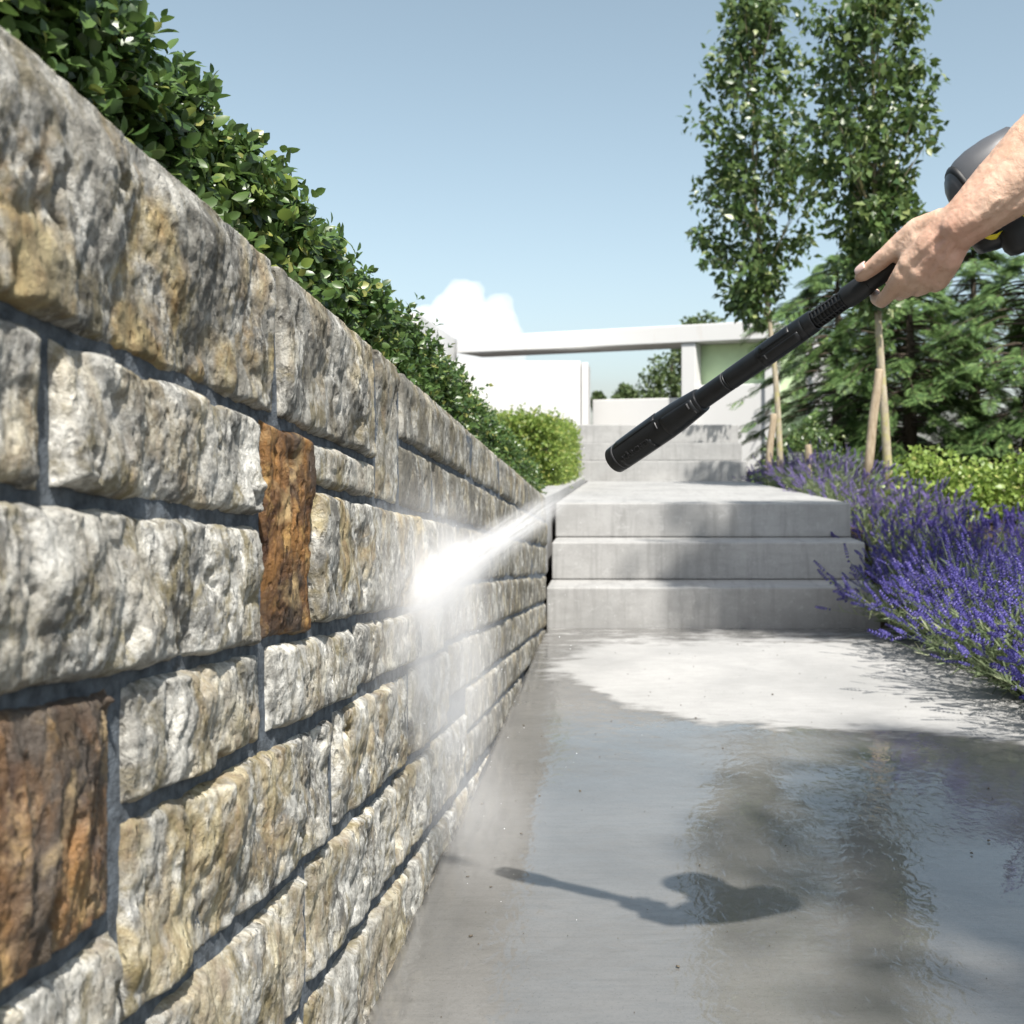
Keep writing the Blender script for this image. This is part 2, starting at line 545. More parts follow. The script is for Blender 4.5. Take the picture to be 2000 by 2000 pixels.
M['lav_leaf'] = mat_leaf('lavender_leaf', (0.09, 0.13, 0.06), (0.24, 0.29, 0.16), (0.36, 0.38, 0.24), 0.65, 0.25, 0.2)
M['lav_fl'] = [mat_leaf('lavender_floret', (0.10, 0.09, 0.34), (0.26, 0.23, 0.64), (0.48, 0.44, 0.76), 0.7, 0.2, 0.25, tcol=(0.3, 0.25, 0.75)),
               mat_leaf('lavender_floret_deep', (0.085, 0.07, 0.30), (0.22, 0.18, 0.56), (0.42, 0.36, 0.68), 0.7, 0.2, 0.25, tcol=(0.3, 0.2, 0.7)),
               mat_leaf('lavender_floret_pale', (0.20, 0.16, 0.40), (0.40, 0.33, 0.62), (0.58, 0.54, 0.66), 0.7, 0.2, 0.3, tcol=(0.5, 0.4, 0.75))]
M['trunk'] = mat_bark('young_trunk', (0.24, 0.20, 0.14), (0.42, 0.37, 0.28), (0.36, 0.33, 0.12))
M['stake'] = mat_bark('stake_wood', (0.26, 0.20, 0.13), (0.44, 0.36, 0.26))
M['darktrunk'] = mat_bark('dark_trunk', (0.05, 0.04, 0.03), (0.10, 0.08, 0.06))
M['plastic'] = mat_simple('black_plastic', (0.0095, 0.0105, 0.012), 0.38, 0.4, 0.15, 60, 0.06, 400, 0.0006)
M['plastic_rough'] = mat_simple('black_rubber_grip', (0.014, 0.015, 0.016), 0.55, 0.4, 0.2, 60, 0.15, 500, 0.0008)
M['plastic_highlight'] = mat_simple('plastic_edge_highlight', (0.10, 0.10, 0.105), 0.35, 0.5)  # lighter grey that paints edge highlights onto the black lance
M['plastic_letter'] = mat_simple('embossed_plastic', (0.030, 0.031, 0.034), 0.45, 0.4)
M['gun_grey'] = mat_simple('dark_grey_plastic', (0.075, 0.078, 0.085), 0.42, 0.45, 0.1, 30, 0.05, 300, 0.0008)
M['yellow'] = mat_simple('yellow_plastic', (0.80, 0.66, 0.01), 0.35, 0.5)
M['skin'] = mat_skin()
M['nail'] = mat_simple('fingernail', (0.72, 0.50, 0.43), 0.28, 0.5)
M['cloud'] = None
M['wire'] = mat_simple('galvanised_wire', (0.35, 0.37, 0.36), 0.5, 0.5, Metallic=0.6)
M['grit'] = mat_simple('grit', (0.10, 0.085, 0.065), 0.9, 0.2, 0.4, 40)


# ------------------------------------------------------------------ terrain, path, steps
WX = -0.345      # mean face of the stone wall
WTOP0, WSL = 0.943, 0.109


def wall_top(y):
    return WTOP0 - WSL * (np.asarray(y, float) - 0.773)


def bed_z(y):
    return 0.02 + 0.40 * smooth(3.8, 7.4, np.asarray(y, float))


def build_terrain():
    xs = np.unique(np.concatenate([np.linspace(-900, -20, 12), np.linspace(-20, -0.52, 24), [-0.47, -0.455, 1.17, 1.20], np.linspace(1.24, 6, 30), np.linspace(6.5, 30, 14), np.linspace(40, 900, 10)]))
    ys = np.unique(np.concatenate([np.linspace(-900, -10, 8), np.linspace(-8, 12, 70), np.linspace(12.5, 40, 20), np.linspace(50, 1500, 14)]))
    X, Y = np.meshgrid(xs, ys, indexing='ij')
    left = np.where(Y < 4.9, wall_top(np.clip(Y, -2, 6)) - 0.07, 0.46)
    mid = np.where(Y > 4.95, 0.36, -0.045)
    right = bed_z(Y)
    Z = np.where(X < -0.46, left, np.where(X < 1.185, mid, right))
    far = 0.36 + 0.25 * smooth(9, 14, Y)
    Z = np.where(Y > 9, np.maximum(np.minimum(Z, 0.6), far - 0.1), Z)
    fade = smooth(6, 60, np.abs(X)) 
    Z = Z * (1 - fade) + 0.3 * fade
    Z = Z + np.where(X > 1.19, 0.02 * fbm2(X * 3, Y * 3, 3, 5), 0)
    nx, ny = X.shape
    V = np.stack([X.ravel(), Y.ravel(), Z.ravel()], 1)
    i, j = np.meshgrid(np.arange(nx - 1), np.arange(ny - 1), indexing='ij')
    a = (i * ny + j).ravel()
    q = np.stack([a, a + ny, a + ny + 1, a + 1], 1)
    o = link('ground', mesh_np('ground', V, q, True), M['soil'])
    tag(o, kind='structure')


def build_path():
    xs = np.linspace(WX + 0.012, 1.21, 115)
    ys = np.concatenate([np.linspace(-2.5, 0.9, 40)[:-1], np.linspace(0.9, 4.325, 240)])
    X, Y = np.meshgrid(xs, ys, indexing='ij')
    Z = 0.0025 * fbm2(X * 1.7, Y * 1.7, 4, 3) * smooth(4.3, 4.0, Y)
    # slightly broken edge along the wall
    Xv = X + np.where(X < xs[1], 0.004 * fbm2(Y * 9, Y * 0, 3, 8), 0)
    bx = [-0.40, -0.351, -0.185, -0.115, 0.012, 0.18, 0.375, 0.63, 0.82, 1.0, 1.3]
    by = [3.35, 3.33, 3.31, 3.20, 2.916, 2.80, 2.72, 2.66, 2.65, 2.56, 2.5]
    yb = np.interp(X, bx, by)
    wet = 0.5 + np.clip((yb - Y) * 1.6, -0.5, 0.5)
    # damp tongue along the wall foot
    wet = np.maximum(wet, 0.5 + np.clip((-0.27 - X) * 2.0, -0.5, 0.02) * smooth(4.3, 3.3, Y))
    nx, ny = X.shape
    V = np.stack([Xv.ravel(), Y.ravel(), Z.ravel()], 1)
    i, j = np.meshgrid(np.arange(nx - 1), np.arange(ny - 1), indexing='ij')
    a = (i * ny + j).ravel()
    q = np.stack([a, a + ny, a + ny + 1, a + 1], 1)
    # skirts so the slab has thickness
    e0 = np.arange(ny); n0 = len(V)
    sk = V[e0].copy(); sk[:, 2] = -0.08
    V = np.concatenate([V, sk])
    q2 = np.stack([e0[:-1], e0[1:], n0 + e0[1:], n0 + e0[:-1]], 1)
    me = mesh_np('path', V, [np.concatenate([q, q2])], True)
    at = me.attributes.new('wet', 'FLOAT', 'POINT')
    w = np.concatenate([wet.ravel(), wet[0]]).astype(np.float32)
    at.data.foreach_set('value', w)
    o = link('path', me, M['path'])
    tag(o, kind='structure')


def build_steps():
    x0, x1 = WX + 0.010, 1.067
    st = empty('garden_stairs', (0.35, 4.33, 0), 'wide lower flight of three pale concrete steps ending in a landing', 'stairs', 'concrete stairs')
    off = Vector((-0.35, -4.33, 0))
    def step(name, b, par, of):
        me = bevel_box(name, *b, bev=0.007, seg=2)
        o = link(name, me, M['concrete'], par)
        for v in me.vertices: v.co += of
        return o
    step('step', (x0, x1 + 0.012, 4.33, 4.85, -0.05, 0.172), st, off)
    step('step', (x0 + 0.004, x1 + 0.006, 4.59, 5.1, 0.174, 0.341), st, off)
    step('landing', (x0 + 0.002, x1, 4.85, 9.02, 0.343, 0.505), st, off)
    up = empty('garden_stairs', (0.3, 9.0, 0.5), 'upper flight of three white steps in front of the house', 'stairs', 'concrete stairs')
    of2 = Vector((-0.3, -9.0, -0.5))
    z1, z2, z3 = 0.682, 0.845, 1.019
    step('step', (P(1128, 0, 9).x, P(1459, 0, 9).x, 9.0, 9.5, 0.50, z1), up, of2)
    step('step', (P(1128, 0, 9.3).x, P(1449, 0, 9.3).x, 9.3, 9.8, z1 + 0.002, z2), up, of2)
    step('step', (P(1129, 0, 9.6).x, P(1442, 0, 9.6).x, 9.6, 12.0, z2 + 0.002, z3), up, of2)
    k = empty('kerb', (-0.42, 4.5, 0.5), 'low pale concrete kerb along the left edge of the landing', 'kerb')
    y = 4.47
    for i, L in enumerate((1.5, 1.5, 1.45)):
        me = bevel_box('kerb_stone', -0.475, -0.352, y, y + L - 0.008, 0.20, 0.548, 0.008)
        for v in me.vertices: v.co -= Vector((-0.42, 4.5, 0.5))
        link('kerb_stone', me, M['concrete'], k)
        y += L


# ------------------------------------------------------------------ the stone wall
def build_wall():
    root = empty('stone_wall', (WX, 2.0, 0), 'rough limestone retaining wall with dark mortar joints beside the path', 'wall')
    O = np.array([WX, 2.0, 0.0])
    Y_END = 4.43
    # mortar bed: gently uneven sheet set back behind the stone faces, plus the wall body
    ys = np.linspace(-2.0, Y_END - 0.02, 330); ss = np.linspace(-0.012, -1.02, 90)
    Yg, Sg = np.meshgrid(ys, ss, indexing='ij')
    Zg = wall_top(Yg) + Sg
    Zg = np.maximum(Zg, -0.06)
    Xg = WX - 0.0030 + 0.0013 * fbm2(Yg * 22, Zg * 22, 4, 31) + 0.002 * fbm2(Yg * 5, Zg * 5, 2, 77) + 0.0035 * smooth(1.7, 2.2, Yg)
    V = np.stack([Xg.ravel(), Yg.ravel(), Zg.ravel()], 1) - O
    nx, ny = Xg.shape
    i, j = np.meshgrid(np.arange(nx - 1), np.arange(ny - 1), indexing='ij')
    a = (i * ny + j).ravel()
    g = Geo()
    g.add(V, np.stack([a, a + 1, a + ny + 1, a + ny], 1))
    # body behind
    b = np.array([(WX - 0.03, -2.0, -0.06), (WX - 0.03, Y_END - 0.02, -0.06), (WX - 0.15, Y_END - 0.02, -0.06), (WX - 0.15, -2.0, -0.06)])
    tp = b.copy(); tp[:, 2] = wall_top(b[:, 1]) - 0.02
    g.add(np.concatenate([b, tp]) - O, np.array([(4, 5, 6, 7), (0, 1, 5, 4), (1, 2, 6, 5), (2, 3, 7, 6), (3, 0, 4, 7)]))
    link('mortar', g.mesh('mortar', True), M['mortar'], root)

    # stones: (Y0, Y1, s_top, s_bottom, ochre, dirt, rust, relief, label)
    S = []
    def st(y0, y1, s0, s1, oc=0.35, di=0.3, ru=0.0, rel=1.0, lab=None):
        S.append((y0, y1, s0, s1, oc, di, ru, rel, lab))
    # stones seen in the near half of the photograph
    st(0.46, 1.012, 0.0, -0.155, 1.0, 0.62, 0, 1.25)
    st(1.012, 1.41, 0.0, -0.155, 0.6, 0.75, 0, 1.0)
    st(1.41, 1.555, 0.002, -0.21, 0.7, 0.7, 0, 0.9)
    st(0.36, 0.613, -0.155, -0.257, 0.5, 0.35, 0, 1.1)
    st(0.613, 0.965, -0.155, -0.255, 0.45, 0.25, 0, 1.3)
    st(0.965, 1.12, -0.155, -0.372, 0.0, 0.0, 1.0, 1.15, 'tall rust brown stone between pale ones')
    st(1.12, 1.41, -0.155, -0.21, 0.2, 0.3, 0, 0.8)
    st(0.42, 0.965, -0.257, -0.374, 0.22, 0.22, 0, 1.25)
    st(1.12, 1.84, -0.21, -0.365, 0.9, 0.45, 0, 1.0)
    st(0.40, 0.694, -0.374, -0.535, 0.0, 0.0, 0.9, 1.2, 'large rust brown stone low at the near end')
    st(0.697, 0.975, -0.374, -0.468, 0.55, 0.35, 0, 1.1)
    st(0.979, 1.294, -0.372, -0.463, 0.30, 0.18, 0, 0.9)
    st(1.298, 1.417, -0.368, -0.458, 0.40, 0.25, 0, 0.8)
    st(1.417, 1.90, -0.367, -0.455, 0.3, 0.2, 0, 0.8)
    st(0.694, 1.20, -0.470, -0.615, 0.75, 0.35, 0, 1.25)
    st(1.20, 1.63, -0.463, -0.610, 0.6, 0.3, 0, 1.1)
    st(1.63, 1.98, -0.455, -0.605, 0.4, 0.5, 0, 0.9)
    st(0.70, 1.10, -0.620, -0.76, 0.6, 0.3, 0, 1.2)
    st(1.10, 1.52, -0.615, -0.755, 0.55, 0.3, 0, 1.2)
    st(1.52, 1.82, -0.610, -0.75, 0.6, 0.35, 0, 1.1)
    st(1.82, 2.2, -0.607, -0.745, 0.5, 0.4, 0, 1.0)
    st(0.30, 0.694, -0.537, -0.80, 0.4, 0.4, 0, 1.1)
    # far half
    rr = random.Random(3)
    def row(y, yend, s0, s1, cuts=None, lo=0.38, hi=0.72, oc=(0.2, 0.6), di=(0.75, 1.0), rel=0.55):
        while y < yend - 1e-6:
            n = y + rr.uniform(lo, hi)
            if cuts: n = cuts.pop(0)
            if yend - n < 0.2: n = yend
            st(y, n, s0, s1, rr.uniform(*oc), rr.uniform(*di), 0, rel)
            y = n
    row(1.555, Y_END, 0.0, -0.107, [2.204, 2.78])
    row(1.555, Y_END, -0.107, -0.21, [1.827, 2.51, 3.02])
    row(1.84, Y_END, -0.21, -0.332, [2.62])
    row(1.90, Y_END, -0.332, -0.445, [2.30, 2.95])
    row(1.98, Y_END, -0.447, -0.555, [2.45, 3.1])
    row(2.20, Y_END, -0.557, -0.655, [2.72, 3.3])
    row(2.20, 3.4, -0.657, -0.75, [2.9])
    row(-2.0, 2.6, -0.765, -0.93, None, 0.4, 0.6, (0.3, 0.8), (0.3, 0.5), 1.1)
    row(-2.0, 1.7, -0.93, -1.05, None, 0.4, 0.6, (0.3, 0.8), (0.3, 0.5), 1.0)
    # behind the viewer
    row(-2.0, 0.46, 0.0, -0.155, None, 0.45, 0.7, (0.5, 1.0), (0.4, 0.8), 1.1)
    row(-2.0, 0.36, -0.155, -0.257, None, 0.4, 0.6, (0.3, 0.8), (0.3, 0.5), 1.1)
    row(-2.0, 0.42, -0.257, -0.374, None, 0.4, 0.6, (0.3, 0.8), (0.3, 0.5), 1.1)
    row(-2.0, 0.40, -0.374, -0.535, None, 0.4, 0.6, (0.3, 0.8), (0.3, 0.5), 1.1)
    row(-2.0, 0.30, -0.537, -0.80, None, 0.4, 0.6, (0.3, 0.8), (0.3, 0.5), 1.1)

    for k, (y0, y1, s0, s1, oc, di, ru, rel, lab) in enumerate(S):
        ym = 0.5 * (y0 + y1)
        zb = float(wall_top(y0)) + s1
        if float(wall_top(y0)) + s0 < 0.0:
            continue
        gv = 0.0047 if ym < 1.95 else 0.0034
        gh = 0.0056 if ym < 1.95 else 0.0042
        if s0 > -0.01: gtop = 0.0
        else: gtop = gv
        res = max(0.0018, 0.0022 * max(0.55, min(abs(ym), 4))) if ym > 0.3 else 0.012
        nu = int(np.clip((y1 - y0) / res, 12, 260)); nv = int(np.clip((s0 - s1) / res, 10, 120))
        u = np.linspace(0, 1, nu); v = np.linspace(0, 1, nv)
        U, Vv = np.meshgrid(u, v, indexing='ij')
        yy = y0 + gh + U * (y1 - y0 - 2 * gh)
        sv = s0 - gtop - Vv * (s0 - gtop - s1 - gv)
        eu = np.minimum(U, 1 - U) * (y1 - y0); ev = np.minimum(Vv if gtop else 9.0, 1 - Vv) * (s0 - s1)
        # ragged outline
        wob = np.exp(-np.minimum(eu, ev) / 0.012)
        yy = yy + wob * 0.0042 * fbm2(yy * 28 + 40 * k, sv * 28, 4, 101 + k)
        sv2 = sv + wob * 0.0036 * fbm2(yy * 30 + 11 * k, sv * 24, 4, 202 + k)
        if not gtop: sv2 = sv2 + np.exp(-Vv * (s0 - s1) / 0.012) * 0.0022 * (fbm2(yy * 26 + 5 * k, sv * 0, 4, 402 + k) - 0.3)
        q1, q2 = yy, sv2
        wy = q1 + 0.006 * fbm2(q1 * 22, q2 * 22, 3, 61 + k); ws = q2 + 0.006 * fbm2(q1 * 16, q2 * 16, 3, 62 + k)
        f1 = facets(wy * 15 + 3 * k, ws * 12 + k, 300 + k)
        f2 = facets(wy * 40 + 5 * k, ws * 32 + k, 500 + k)
        f3 = facets(wy * 110 + 5 * k, ws * 70 + k, 700 + k)
        big = fbm2(q1 * 7 + 9 * k, q2 * 6, 2, 41 + k)
        rg = fbm2(q1 * 38 + k, q2 * 15, 4, 51 + k, 0.55, True)
        fine = fbm2(q1 * 120 + k, q2 * 80, 3, 52 + k, 0.6)
        if ru > 0.5:   # iron stone: long folded vertical grain
            h = 0.005 * big + 0.0055 * fbm2(q1 * 38 + 0.6 * fbm2(q1 * 9, q2 * 9, 2, 9), q2 * 9, 4, 71 + k, 0.55, True) + 0.006 * f1 + 0.0018 * fine + 0.003 * f2
        else:
            h = 0.003 * big + 0.0105 * f1 + 0.0046 * f2 + 0.0021 * f3 + 0.0010 * rg + 0.0013 * fine
        # pits
        pn = fbm2(q1 * 42 + 7 * k, q2 * 26, 3, 81 + k)
        h = h - 0.007 * smooth(0.42, 0.72, pn)
        h = h * rel
        edge = np.minimum(eu / 1.0, ev / 0.85)
        edn = edge + 0.006 * fbm2(q1 * 30, q2 * 30, 3, 91 + k)
        fall = 1 - smooth(0.0, 0.007, edn)
        fall2 = 1 - smooth(0.0, 0.0045, edge)
        if ym > 1.95: fall = fall * 0.6; fall2 = fall2 * 0.7
        base = 0.004 + 0.005 * (rr.random() - 0.5) + 0.003 * (1 - np.maximum(np.abs(2 * U - 1), np.abs(2 * Vv - 1)) ** 4)
        x = WX + base + h - fall * (0.0025 + 0.55 * np.maximum(h, 0)) - fall2 * 0.004
        if not gtop: x = x - (1 - smooth(0.0, 0.022, Vv * (s0 - s1))) * np.maximum(x - WX - 0.001, 0) * 0.8
        er = (1 - U) * (y1 - y0) + 0.008 * fbm2(q1 * 20, q2 * 20 + k, 3, 95 + k)
        fr = 1 - smooth(0.0, 0.024, er)
        x = x - fr * (x - (WX - 0.0035)) * 0.95
        x = np.maximum(x, WX - 0.0045 + 0.003 * (1 - fall2))
        zz = wall_top(yy) + sv2
        V = np.stack([x.ravel(), yy.ravel(), zz.ravel()], 1)
        i, j = np.meshgrid(np.arange(nu - 1), np.arange(nv - 1), indexing='ij')
        a = (i * nv + j).ravel()
        quads = [np.stack([a, a + 1, a + nv + 1, a + nv], 1)]
        # sides running back into the wall
        loop = np.concatenate([np.arange(nu) * nv, (nu - 1) * nv + np.arange(1, nv), (np.arange(nu - 2, -1, -1)) * nv + nv - 1, np.arange(nv - 2, 0, -1)])
        back = V[loop].copy()
        depth = 0.17 if not gtop else 0.045
        n0 = len(V)
        mid = V[loop].copy(); mid[:, 0] = V[loop, 0] - 0.012
        back[:, 0] = WX - depth
        V = np.concatenate([V, mid, back])
        m = len(loop); r_ = np.arange(m); r2 = (r_ + 1) % m
        quads.append(np.stack([loop[r_], loop[r2], n0 + r2, n0 + r_], 1))
        quads.append(np.stack([n0 + r_, n0 + r2, n0 + m + r2, n0 + m + r_], 1))
        c = np.array([WX, ym, float(wall_top(ym)) + 0.5 * (s0 + s1)])
        jit = np.random.default_rng(900 + k).normal(0, 1, (nu * nv,)) * (0.00022 if ym < 1.95 else 0.0003)
        V[:nu * nv, 0] += jit
        me = mesh_np('stone', V - c, quads, False)
        o = link('stone', me, M['stone'], root, Vector(c - O))
        o.color = (oc, di, ru, 1)
        if lab: o['label'] = lab
    return root


# ------------------------------------------------------------------ foliage helpers
def rot_from(n, spin):
    """(N,3) normals -> (N,3,3): local z = n, random spin about it"""
    n = n / np.linalg.norm(n, axis=1, keepdims=True)
    ref = np.where(np.abs(n[:, 2:3]) < 0.9, np.array([[0, 0, 1.0]]), np.array([[1.0, 0, 0]]))
    a = np.cross(ref, n); a /= np.linalg.norm(a, axis=1, keepdims=True)
    b = np.cross(n, a)
    c, s = np.cos(spin)[:, None], np.sin(spin)[:, None]
    x = a * c + b * s; y = -a * s + b * c
    return np.stack([x, y, n], 2)


def leaf_template(length=1.0, width=0.55, fold=0.12, curl=0.12, n=4):
    """oval leaf along +X from the origin, in the XY plane"""
    V = [(0, 0, 0)]
    prof = [(0.22, 0.75), (0.5, 1.0), (0.8, 0.68)] if n >= 4 else [(0.4, 1.0)]
    for tt, w in prof:
        z = -curl * (tt * tt) * length
        V += [(tt * length, -w * width / 2 * length, z + fold * w * width), (tt * length, 0, z), (tt * length, w * width / 2 * length, z + fold * w * width)]
    V.append((length, 0, -curl * length))
    k = len(prof)
    tri = [(0, 1, 2), (0, 2, 3)]
    quad = []
    for i in range(k - 1):
        a = 1 + 3 * i
        quad += [(a, a + 3, a + 4, a + 1), (a + 1, a + 4, a + 5, a + 2)]
    a = 1 + 3 * (k - 1); e = len(V) - 1
    tri += [(a, e, a + 1), (a + 1, e, a + 2)]
    return np.array(V, float), [np.array(tri)] + ([np.array(quad)] if quad else [])


def unit(v):
    return v / np.maximum(np.linalg.norm(v, axis=-1, keepdims=True), 1e-9)


def frames(xdir, up):
    """(N,3) leaf axis, (N,3) approx normal -> rotation with columns x,y,z"""
    x = unit(xdir)
    z = unit(up - x * np.sum(up * x, 1, keepdims=True))
    y = np.cross(z, x)
    return np.stack([x, y, z], 2)


def shoots(base, direc, length, pairs, leaf, r, jitter=0.35):
    """opposite-leaved shoots: returns leaf origins, rotation matrices (scaled) and stem segments"""
    N = len(base)
    direc = unit(direc)
    any_ = unit(r.normal(size=(N, 3)))
    s1 = unit(np.cross(direc, any_)); s2 = np.cross(direc, s1)
    Os = []; Ms = []
    for k in range(pairs):
        t = (k + 0.6) / pairs
        pos = base + direc * (length * t)[:, None]
        ax = s1 if k % 2 == 0 else s2
        for sgn in (-1, 1):
            ld = unit(ax * sgn + direc * (0.55 + 0.5 * t) + jitter * r.normal(size=(N, 3)))
            up = unit(direc * 1.0 - ax * sgn * 0.5 + 0.25 * r.normal(size=(N, 3)))
            m = frames(ld, up)
            s = leaf * r.uniform(0.65, 1.15, N) * (1 - 0.35 * max(0, t - 0.6))
            Os.append(pos); Ms.append(m * s[:, None, None])
    pos = base + direc * length[:, None]
    m = frames(unit(direc + 0.4 * r.normal(size=(N, 3))), any_)
    Os.append(pos); Ms.append(m * (leaf * 0.8 * r.uniform(0.6, 1.1, N))[:, None, None])
    return np.concatenate(Os), np.concatenate(Ms)


def hedge_core(name, xs, ys, prof, mat, parent, seed, off):
    """lumpy closed twig mass; prof(x,y)->top z and bottom z"""
    X, Y = np.meshgrid(xs, ys, indexing='ij')
    top, bot = prof(X, Y)
    top = top + 0.02 * fbm2(X * 14, Y * 14, 3, seed)
    nx, ny = X.shape
    V = np.concatenate([np.stack([X.ravel(), Y.ravel(), top.ravel()], 1), np.stack([X.ravel(), Y.ravel(), bot.ravel()], 1)])
    i, j = np.meshgrid(np.arange(nx - 1), np.arange(ny - 1), indexing='ij')
    a = (i * ny + j).ravel(); n = nx * ny
    q = [np.stack([a, a + ny, a + ny + 1, a + 1], 1), np.stack([a, a + 1, a + ny + 1, a + ny], 1) + n]
    per = np.concatenate([np.arange(nx) * ny, (nx - 1) * ny + np.arange(1, ny), np.arange(nx - 2, -1, -1) * ny + ny - 1, np.arange(ny - 2, 0, -1)])
    r_ = np.arange(len(per)); r2 = (r_ + 1) % len(per)
    q.append(np.stack([per[r2], per[r_], per[r_] + n, per[r2] + n], 1))
    return link(name, mesh_np(name, V - np.array(off), q, True), mat, parent)


def build_wall_hedge():
    r = np.random.default_rng(21)
    off = np.array([-0.55, 2.0, 0.75])
    root = empty('box_hedge', tuple(off), 'clipped dark green boxwood hedge growing along the top of the stone wall', 'hedge')
    XF, XB = -0.415, -0.95
    def lump(y, z): return 0.025 * fbm2(y * 5, z * 7, 3, 12)
    def topz(y): return wall_top(y) + 0.175 + 0.03 * fbm2(y * 4.2, y * 0 + 2, 3, 4)
    def prof(X, Y):
        ed = np.minimum(smooth(XF - 0.03, XF - 0.10, X), smooth(XB + 0.02, XB + 0.12, X))
        return wall_top(Y) - 0.02 + 0.145 * ed, wall_top(Y) - 0.06
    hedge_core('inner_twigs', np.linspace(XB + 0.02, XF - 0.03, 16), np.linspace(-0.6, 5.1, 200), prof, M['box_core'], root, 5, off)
    # shoots over the front face and the top
    nf, nt = 5200, 3700
    yf = 5.05 - 5.4 * r.random(nf) ** 0.8
    zf = r.random(nf) ** 0.9
    bf = np.stack([XF - 0.045 + lump(yf, zf) + r.normal(0, 0.010, nf), yf, wall_top(yf) + 0.0 + zf * 0.165], 1)
    df = np.stack([np.full(nf, 0.75), -0.25 * np.ones(nf), 0.25 + 0.9 * zf], 1) + 0.5 * r.normal(size=(nf, 3))
    yt = 5.05 - 5.4 * r.random(nt) ** 0.85
    xt = XF - 0.03 - 0.42 * r.random(nt)
    bt = np.stack([xt, yt, topz(yt) - 0.035 + r.normal(0, 0.012, nt) - 0.05 * smooth(XF - 0.09, XF - 0.02, xt)], 1)
    dt = np.stack([np.full(nt, 0.15), np.zeros(nt), np.ones(nt)], 1) + 0.45 * r.normal(size=(nt, 3))
    base = np.concatenate([bf, bt]); d = np.concatenate([df, dt])
    L = r.uniform(0.025, 0.060, len(base)) * np.where(r.random(len(base)) < 0.06, 1.5, 1)
    O_, Mm = shoots(base, d, L, 4, 0.0215, r)
    # the leaves one can pick out, nearest first, are single objects
    T, Fc = leaf_template(1.0, 0.62, 0.14, 0.16)
    px = VX + F * O_[:, 0] / np.maximum(O_[:, 1], 0.05); py = VY - F * (O_[:, 2] - H) / np.maximum(O_[:, 1], 0.05)
    vis = (O_[:, 1] > 0.86) & (O_[:, 1] < 1.6) & (py > 345) & (O_[:, 0] > XF - 0.03 - 0.02 * (O_[:, 1] - 0.8)) & (px > 330)
    outer = O_[:, 0] * 3 + 0.5 * O_[:, 2] - 0.25 * O_[:, 1]
    cand = np.where(vis)[0]
    cand = cand[np.argsort(-outer[cand])][:300]
    keep = np.ones(len(O_), bool); keep[cand] = False
    near = (O_[:, 1] < 1.9) & (O_[:, 1] > 0.5) & (O_[:, 0] > -0.6)
    g = Geo()
    V, Fs = instances(T, Fc, Mm[keep & near], O_[keep & near] - off); g.add(V, Fs)
    T3, F3 = leaf_template(1.0, 0.62, 0.14, 0.16, 3)
    V, Fs = instances(T3, F3, Mm[keep & ~near], O_[keep & ~near] - off); g.add(V, Fs)
    tag(link('foliage', g.mesh('foliage', True), M['box_leaf'], root), kind='stuff')
    lm = mesh_np('leaf', T, Fc, True); lm.materials.append(M['box_leaf'])
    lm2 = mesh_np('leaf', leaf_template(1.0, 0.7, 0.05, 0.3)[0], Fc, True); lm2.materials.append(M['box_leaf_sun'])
    lm3 = mesh_np('leaf', leaf_template(1.0, 0.55, 0.2, 0.05)[0], Fc, True); lm3.materials.append(M['box_leaf'])
    for q, i in enumerate(cand):
        o = link('leaf', (lm, lm2, lm3, lm)[q % 4], None, root)
        m = Matrix([list(Mm[i][k]) + [float(O_[i][k] - off[k])] for k in range(3)] + [[0, 0, 0, 1]])
        o.matrix_local = m
    # bare twigs in the shade at the foot of the hedge
    g = Geo()
    for _ in range(160):
        y = r.uniform(0.6, 3.2); x = XF - 0.03
        p0 = Vector((x - 0.03, y, float(wall_top(y)) + r.uniform(0, 0.05)))
        p1 = p0 + Vector((r.uniform(0.02, 0.05), r.uniform(-0.05, 0.05), r.uniform(0.02, 0.07)))
        g.tube([p0 - Vector(off), (p0 + p1) / 2 - Vector(off) + Vector((0.004, 0, 0.004)), p1 - Vector(off)], [0.0012, 0.001, 0.0006], 4, False)
    link('twigs', g.mesh('twigs'), M['twig'], root)


